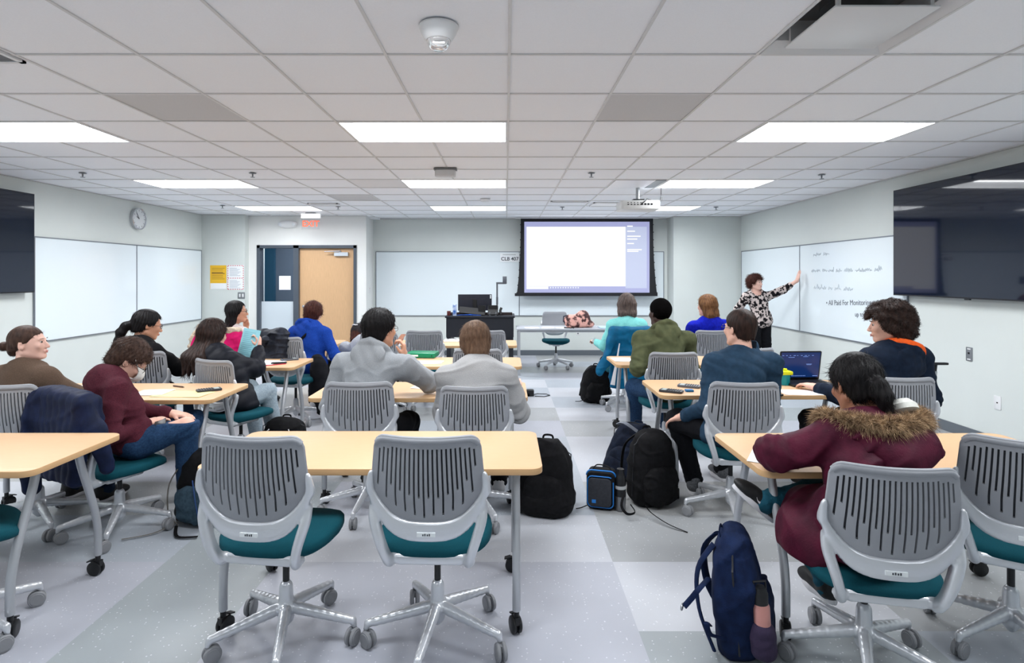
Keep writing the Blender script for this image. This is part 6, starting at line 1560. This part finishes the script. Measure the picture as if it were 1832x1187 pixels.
# lunch bag
t = thing('lunch_bag', 'grey lunch bag with bright blue piping beside the black backpack', 'lunch bag', (.655, 3.92, 0), R(-16))
lg_ = cloth_mat('graphite_canvas', (52, 54, 60), f=60); blp = mat('blue_piping', (24, 112, 190), .5)
b = MB(); b.prism(rrect(.095, .125, .035, 8, 0, .13), -.07, .07, .014, Matrix.Rotation(R(90), 3, 'X')); b.build('body', blackb, t)
b = MB(); b.prism(rrect(.078, .095, .03, 8, -.004, .125), .068, .088, .008, Matrix.Rotation(R(90), 3, 'X')); b.build('front_panel', lg_, t)
def loop(hx, hz, r, cz, y, n=8): return [(x, y, z) for (x, z) in rrect(hx, hz, r, n, 0, cz)]
b = MB(); lp = loop(.086, .103, .032, .127, -.074); b.tube(lp[5:] + lp[:1], .004, 6); lp = loop(.0965, .1265, .035, .13, -.035); b.tube([p for p in lp if p[2] > .05][::1], .0065, 6); b.build('piping', blp, t)
b = MB(); b.box(-.055, -.028, -.0895, -.0875, .055, .078); b.build('blue_badge', blp, t, smooth=False)
strap([(-.06, 0, .25), (-.03, 0, .285), (.04, 0, .28), (.07, 0, .25)], .010, blackb, t, 'handle'); strap([(-.09, -.05, .02), (-.13, -.08, .01), (-.16, -.1, .008)], .006, blackb, t, 'strap')
# tumbler and flask in front of the pack
t = thing('travel_tumbler', 'black travel bottle with grey band between lunch bag and black backpack', 'bottle', tuple(at(1110, 893, 3.86) * 1) ); t.location.z = 0
b = MB(); b.lathe([(0, .001), (.033, .003), (.035, .02), (.036, .10)], n=22); b.build('body', mat('gunmetal', (120, 122, 126), .3, metal=.7), t)
b = MB(); b.lathe([(.0365, .10), (.0365, .215), (.030, .235), (.024, .25), (.024, .28), (0, .285)], n=22); b.build('sleeve', blackp, t)
b = MB(); b.lathe([(.0375, .150), (.0375, .172)], n=22); b.build('band', mat('band_grey', (176, 178, 180), .4), t)
# black pack row four, beside the aqua woman
t, mp = backpack('black backpack leaning on the floor left of the teal coat', (1.09, 7.18, 0), 12, blackb, W=.16, D=.11, H=.46, seed=30, vox=.009, tilt=8); strap([mp(-.12, -.08, .06), mp(-.2, -.12, .02), mp(-.28, -.14, .01)], .010, blackb, t, 'trailing_strap')
# black pack with white tags, row three left aisle
t, mp = backpack('black backpack with white zip pulls, beneath the table end on the left aisle', (-1.905, 4.92, 0), 0, blackb, W=.175, D=.14, H=.36, seed=32, vox=.008, slump=1)
for (x, y, z, dx, dz) in ((.09, -.14, .30, .012, -.03), (.105, -.14, .26, .004, -.05), (-.1, -.14, .27, .03, .03), (-.16, -.1, .14, 0, .05)): b = MB(); b.tube([(x, y, z), (x + dx, y - .004, z + dz)], .005, 6); b.build('zip_pull', sole_w, t)
# blue-grey pack, second row
gb = cloth_mat('slate_mesh', (62, 82, 96), (48, 66, 80), f=50, bump=.4)
t, mp = backpack('black and blue-grey backpack on the floor behind the front centre chair', (-1.93, 3.70, 0), -10, blackb, W=.155, D=.11, H=.46, seed=34, pocket=gb, slump=0)
b = MB(); b.tube([mp(.03, -.17, .32), mp(.06, -.185, .2), mp(.08, -.18, .08)], .004, 6); b.tube([mp(.1, -.12, .34), mp(.12, -.14, .2)], .022, 8, flat=.4); b.build('blue_panel', mat('bright_navy', (30, 62, 112), .6), t)
strap([mp(-.12, -.05, .40), mp(-.19, -.10, .26), mp(-.18, -.12, .08), mp(-.10, -.14, .03)], .012, mat('khaki_webbing', (112, 108, 102), .8), t, 'webbing_strap')
strap([mp(-.12, -.14, .03), mp(-.18, -.25, .012), mp(-.30, -.35, .012)], .006, mat('khaki_webbing', (112, 108, 102), .8), t, 'trailing_strap'); strap([mp(-.1, -.15, .02), mp(.0, -.26, .012), mp(.12, -.24, .012)], .010, blackb, t, 'trailing_strap')
# tote held by the blue hoodie person
c = at(624, 665, 6.78); t = thing('tote_bag', 'black tote bag held by the hand of the blue hoodie student', 'bag', (c.x - .02, 6.76, 0))
f = Field((-.2, -.12, -.01), (.2, .12, .5), .009); f.box((0, 0, .21), (.14, .055, .21), .03); f.near(lambda P: folds(P, 35, .006, 18)); f.all(lambda P, d: np.maximum(d, -P[..., 2] + .002)); f.build('body', blackb, t)
strap([(-.09, -.02, .40), (-.085, -.02, .52), (-.05, -.02, .53), (.0, -.02, .40)], .008, blackb, t, 'handle')

# ================================================================== THINGS ON TABLES
def phone(label, x, y, z, rot, m=None, name='calculator', cat='calculator', w_=.040, l_=.082, th=.017, screen=True, keys=True):
    t = thing(name, label, cat, (x, y, z), R(rot)); b = MB(); b.prism(rrect(w_, l_, .012, 5), .0008, th, .004); b.build('case', m or mat('calculator_grey', (52, 54, 60), .4), t)
    if screen: b = MB(); b.prism(rrect(w_ * .78, l_ * .20, .004, 3, 0, l_ * .60), th - .002, th + .001); b.build('display', mat('lcd', (168, 180, 178), .3), t)
    if keys:
        b = MB()
        for i in range(5):
            for j in range(6): b.prism(rrect(.0046, .0036, .0012, 2, (i - 2) * w_ * .36, l_ * .26 - j * l_ * .205), th - .001, th + .0022)
        b.build('keys', mat('calculator_keys', (30, 31, 35), .5, noise=.3, nscale=300), t); kids(t)[-1]['kind'] = 'stuff'
    return t
def tp(px, py, z=.74): Y = F * (CAM_H - z) / (py - VY); return at(px, py, Y)
c = tp(374, 700); phone('black calculator at the right end of the masked student table', c.x, c.y, .74, -52)
c = tp(518, 645); phone('grey calculator with a bright display on the third left table', c.x, c.y, .74, -55, m=mat('calculator_pale', (96, 100, 108), .4))
c = tp(499, 651); phone('small black phone beside the grey calculator', c.x, c.y, .74, -75, name='phone', cat='phone', m=blackp, w_=.034, l_=.070, th=.012, screen=False, keys=False)
c = tp(1201, 702); phone('black calculator on the laptop table nearest the aisle', c.x, c.y, .74, 60)
c = tp(1233, 693); phone('grey calculator behind the black one on the laptop table', c.x, c.y, .74, 62, m=MATS['calculator_pale'])
c = tp(1233, 701); b = MB(); b.prism(rrect(.028, .022, .004, 3), 0, .016, .003); o = b.build('eraser', mat('blue_rubber', (30, 112, 170), .5), loc=(c.x, c.y, .74)); tag(o, 'small blue eraser beside the grey calculator', 'eraser')
yel = mat('pale_yellow_paper', (240, 226, 160), .7)
c = tp(320, 706); sheet(c.x + .03, c.y, .7402, .36, .20, -4, yel, 'pale yellow paper on the masked student table'); c = tp(272, 704); sheet(c.x, c.y + .01, .7425, .22, .2, 6, wp, 'white sheet partly over the yellow paper')
c = tp(318, 693); t = thing('pen', 'brown and black pen lying behind the yellow paper', 'pen', (c.x, c.y, .746), R(64)); b = MB(); b.tube([(0, -.05, 0), (0, .05, 0)], .0055, 8); b.build('barrel', mat('pen_brown', (88, 66, 56), .4), t); b = MB(); b.tube([(0, -.055, 0), (0, -.078, 0)], [.005, .001], 8); b.build('tip', blackp, t)
c = tp(122, 700); sheet(c.x, c.y + .05, .7402, .22, .3, 0, wp, 'white paper between the brown sweater and maroon sweater students')
c = tp(472, 650); sheet(c.x, c.y + .03, .7402, .30, .26, -14, wp, 'white page open before the black puffer student'); c = tp(488, 654); b = MB(); b.prism(rrect(.12, .006, .003, 2), 0, .006, .001); o = b.build('red_folder_edge', mat('crimson_card', (196, 40, 70), .6), loc=(c.x, c.y, .7403), rotz=R(38)); tag(o, 'red folder edge beside the white page on the third left table', 'folder')
c = tp(765, 648); sheet(c.x + .02, c.y - .03, .7402, .26, .2, -4, wp, 'white paper in front of the green binder')
c = tp(768, 691); sheet(c.x, c.y, .7402, .22, .24, -10, wp, 'white paper at the elbow of the grey hoodie student')
c = tp(755, 640); t = thing('binder', 'green ring binder lying on the table ahead of the grey hoodie', 'binder', (c.x + .0, c.y + .05, .745), R(-6)); b = MB(); b.prism(rrect(.15, .11, .008, 3), 0, .045, .004); b.build('cover', mat('green_plastic', (0, 128, 88), .35), t); b = MB(); b.box(-.10, -.02, -.1125, -.1100, .012, .03); b.build('spine_label', sticker_m, t, smooth=False)
b = MB(); b.lathe([(0, -.001), (.006, 0), (.006, .001)], (.12, -.1115, .022), Matrix.Rotation(R(90), 3, 'X'), 10); b.build('finger_hole', blackp, t)
c = tp(640, 612); 
c = tp(816, 611); t = thing('open_notebook', 'white notebook on the table nearest the podium', 'notebook', (c.x, c.y, .7405)); b = MB(); b.prism(rrect(.15, .10, .004, 2), 0, .02, .002); b.build('pages', wp, t); b = MB(); b.tube([(-.12, -.05, .024), (-.05, -.02, .05), (.02, -.05, .024)], .003, 6); b.build('wire', blackp, t)
c = tp(1110, 644); sheet(c.x + .02, c.y, .7402, .20, .26, 0, wp, 'white paper before the olive green jacket')
c = tp(1374, 800); sheet(1.25, 2.66, .7402, .21, .28, -30, wp, 'white paper under the left sleeve of the maroon parka')
c = tp(1430, 703); sheet(c.x, c.y - .0, .7402, .26, .18, -3, wp, 'white paper in front of the open laptop')
c = tp(1397, 709); phone('small dark car key lying at the near edge of the laptop table', c.x, c.y + .02, .74, 20, name='car_key', cat='key', m=blackp, w_=.016, l_=.028, th=.012, screen=False, keys=False)
c = at(1066, 611, 7.13); b = MB(); b.obox((0, 0, 0), .045, .008, .03, Matrix.Rotation(R(30), 3, 'Y')); o = b.build('white_case', sole_w, loc=tuple(c)); tag(o, 'small white case held in the left hand of the aqua sweater woman', 'case')
# cyan sheet held up
c = at(445, 616, 5.13); t = sheet(c.x, c.y, c.z, .165, .27, 0, mat('cyan_paper', (150, 208, 220), .7), 'cyan printed sheet held up by the long-haired student', 'paper_sheet', 'paper'); t.rotation_euler = (R(78), R(9), R(-8))
b = MB(); rr = random.Random(5)
for k in range(13):
    yy = .105 - .0165 * k; xx = rr.uniform(.02, .055); b.box(-.065, xx, yy - .0012, yy + .0012, .0032, .0040)
o = b.build('print_lines', mat('print_teal', (104, 164, 180), .7), t, smooth=False)
# phone in the masked student's hand
c = at(287, 757, 3.63); t = phone('dark phone in the hand of the masked student', c.x, c.y, c.z, 30, name='phone', cat='phone', m=blackp, w_=.030, l_=.060, th=.009, screen=False, keys=False); t.rotation_euler.x = R(12)
# laptop
c = tp(1434, 687); t = thing('laptop', 'open black laptop with a dark blue screen', 'laptop', (c.x + .03, c.y - .02, .74), R(3))
lb = mat('laptop_black', (22, 23, 28), .4)
b = MB(); b.prism(rrect(.168, .118, .012, 4), .001, .018, .003); b.build('base', lb, t)
for_keys = MB()
for i in range(14):
    for j in range(5): for_keys.prism(rrect(.0085, .0075, .002, 2, (i - 6.5) * .0215, .055 - j * .0195), .0175, .0195)
o = for_keys.build('keyboard', mat('key_black', (12, 12, 15), .5), t); o['kind'] = 'stuff'
b = MB(); b.prism(rrect(.045, .028, .003, 2, -.01, -.082), .0178, .0184); b.build('touchpad', mat('pad_grey', (60, 62, 68), .4), t)
b = MB(); b.box(-.035 - .06, .02 - .06, -.11, -.09, .0182, .0188); b.build('sticker', sticker_m, t, smooth=False)
Ml = Matrix.Rotation(R(100), 3, 'X'); b = MB(); b.prism(rrect(.168, .116, .01, 4, 0, .116), -.004, .004, .0015, Ml, (0, .118, .018)); lid = b.build('lid', lb, t)
scm = mat('laptop_display', (6, 14, 40), .2, emit=(12, 40, 88), estr=.6, noise=0)
b = MB(); b.prism(rrect(.158, .102, .003, 2, 0, .120), .0042, .0048, 0, Ml, (0, .118, .018)); sc_ = b.build('screen', scm, lid)
b = MB(); rr = random.Random(9)
def lrect(x0, x1, y0, y1): b.prism([(x0, y0), (x1, y0), (x1, y1), (x0, y1)], .0049, .0052, 0, Ml, (0, .118, .018))
for k in range(9): xx = -.15 + .030 * k; lrect(xx, xx + rr.uniform(.008, .020), .196, .1985)
for k in range(7): lrect(-.150, -.150 + rr.uniform(.006, .016), .050 + .013 * k, .0525 + .013 * k)
lrect(.05, .095, .125, .1275); lrect(.055, .09, .120, .1215)
for k in range(9): lrect(-.06 + .013 * k, -.054 + .013 * k, .028, .033)
lrect(.11, .15, .028, .031); lrect(-.1, -.05, .182, .184); lrect(.02, .06, .186, .188)
b.build('screen_text', mat('screen_glyphs', (60, 80, 130), .4, emit=(120, 150, 210), estr=.8), sc_, smooth=False)
# yellow-lidded cup and things left of the laptop
c = at(1384, 655, 4.60); t = thing('snack_cup', 'teal cup with a bright yellow lid left of the laptop', 'cup', (c.x + .0, 4.42, .74))
b = MB(); b.lathe([(0, 0), (.036, .001), (.042, .085)], n=22); b.build('cup', mat('teal_plastic', (0, 140, 150), .4), t); b = MB(); b.prism(rrect(.048, .048, .015, 4), .082, .108, .005); b.lathe([(.02, .105), (.018, .125), (0, .127)], n=14); b.build('lid', mat('lime_lid', (222, 230, 30), .4), t)
c = at(1379, 622, 4.62); b = MB(); b.lathe([(0, 0), (.011, .002), (.011, .17), (0, .175)], n=12); o = b.build('highlighter', mat('aqua_marker', (0, 150, 190), .4), loc=(c.x, 4.50, .84 - .1)); o.location.z = .74; tag(o, 'tall light blue marker standing behind the yellow-lidded cup', 'marker')
# pole with a T handle behind the curly-haired student
t = thing('rolling_stand', 'silver pole with a black T handle standing behind the curly-haired student', 'stand')
a = at(1674, 652, 4.45); bb = at(1660, 770, 4.45); t.location = (bb.x, 4.45, 0); d = a - Vector((bb.x, 4.45, 0)); 
z1 = d.z; lx = d.x
P_ = lambda k, dx=0: (lx * (k - (bb.z / z1)) / (1 - bb.z / z1) + dx if k > 0 else 0, 0, z1 * k)
b = MB(); b.tube([P_(.12), P_(.62)], .021, 14); b.build('lower_tube', silver, t); b = MB(); b.tube([P_(.62), P_(.94)], .0165, 14); b.build('upper_tube', silver, t)
b = MB(); b.tube([P_(.93), P_(1.0)], .012, 12); hx_ = P_(1.0); b.prism(rrect(.085, .022, .02, 5, hx_[0] + .01, 0), hx_[2] - .004, hx_[2] + .012, .004); b.build('handle', blackp, t); b = MB(); b.tube([P_(.605), P_(.63)], .024, 14); b.build('collar', dsilver, t)
b = MB(); b.prism(rrect(.17, .14, .05, 5, .03, 0), .05, .13, .02); b.build('base', blackp, t)
for sx in (-1, 1):
    for sy in (-1, 1): b = MB(); b.lathe([(0, -.012), (.028, -.012), (.028, .012), (0, .012)], (.03 + sx * .12, sy * .09, .028), Matrix.Rotation(R(90), 3, 'Y'), 16); b.build('wheel', blackp, t)
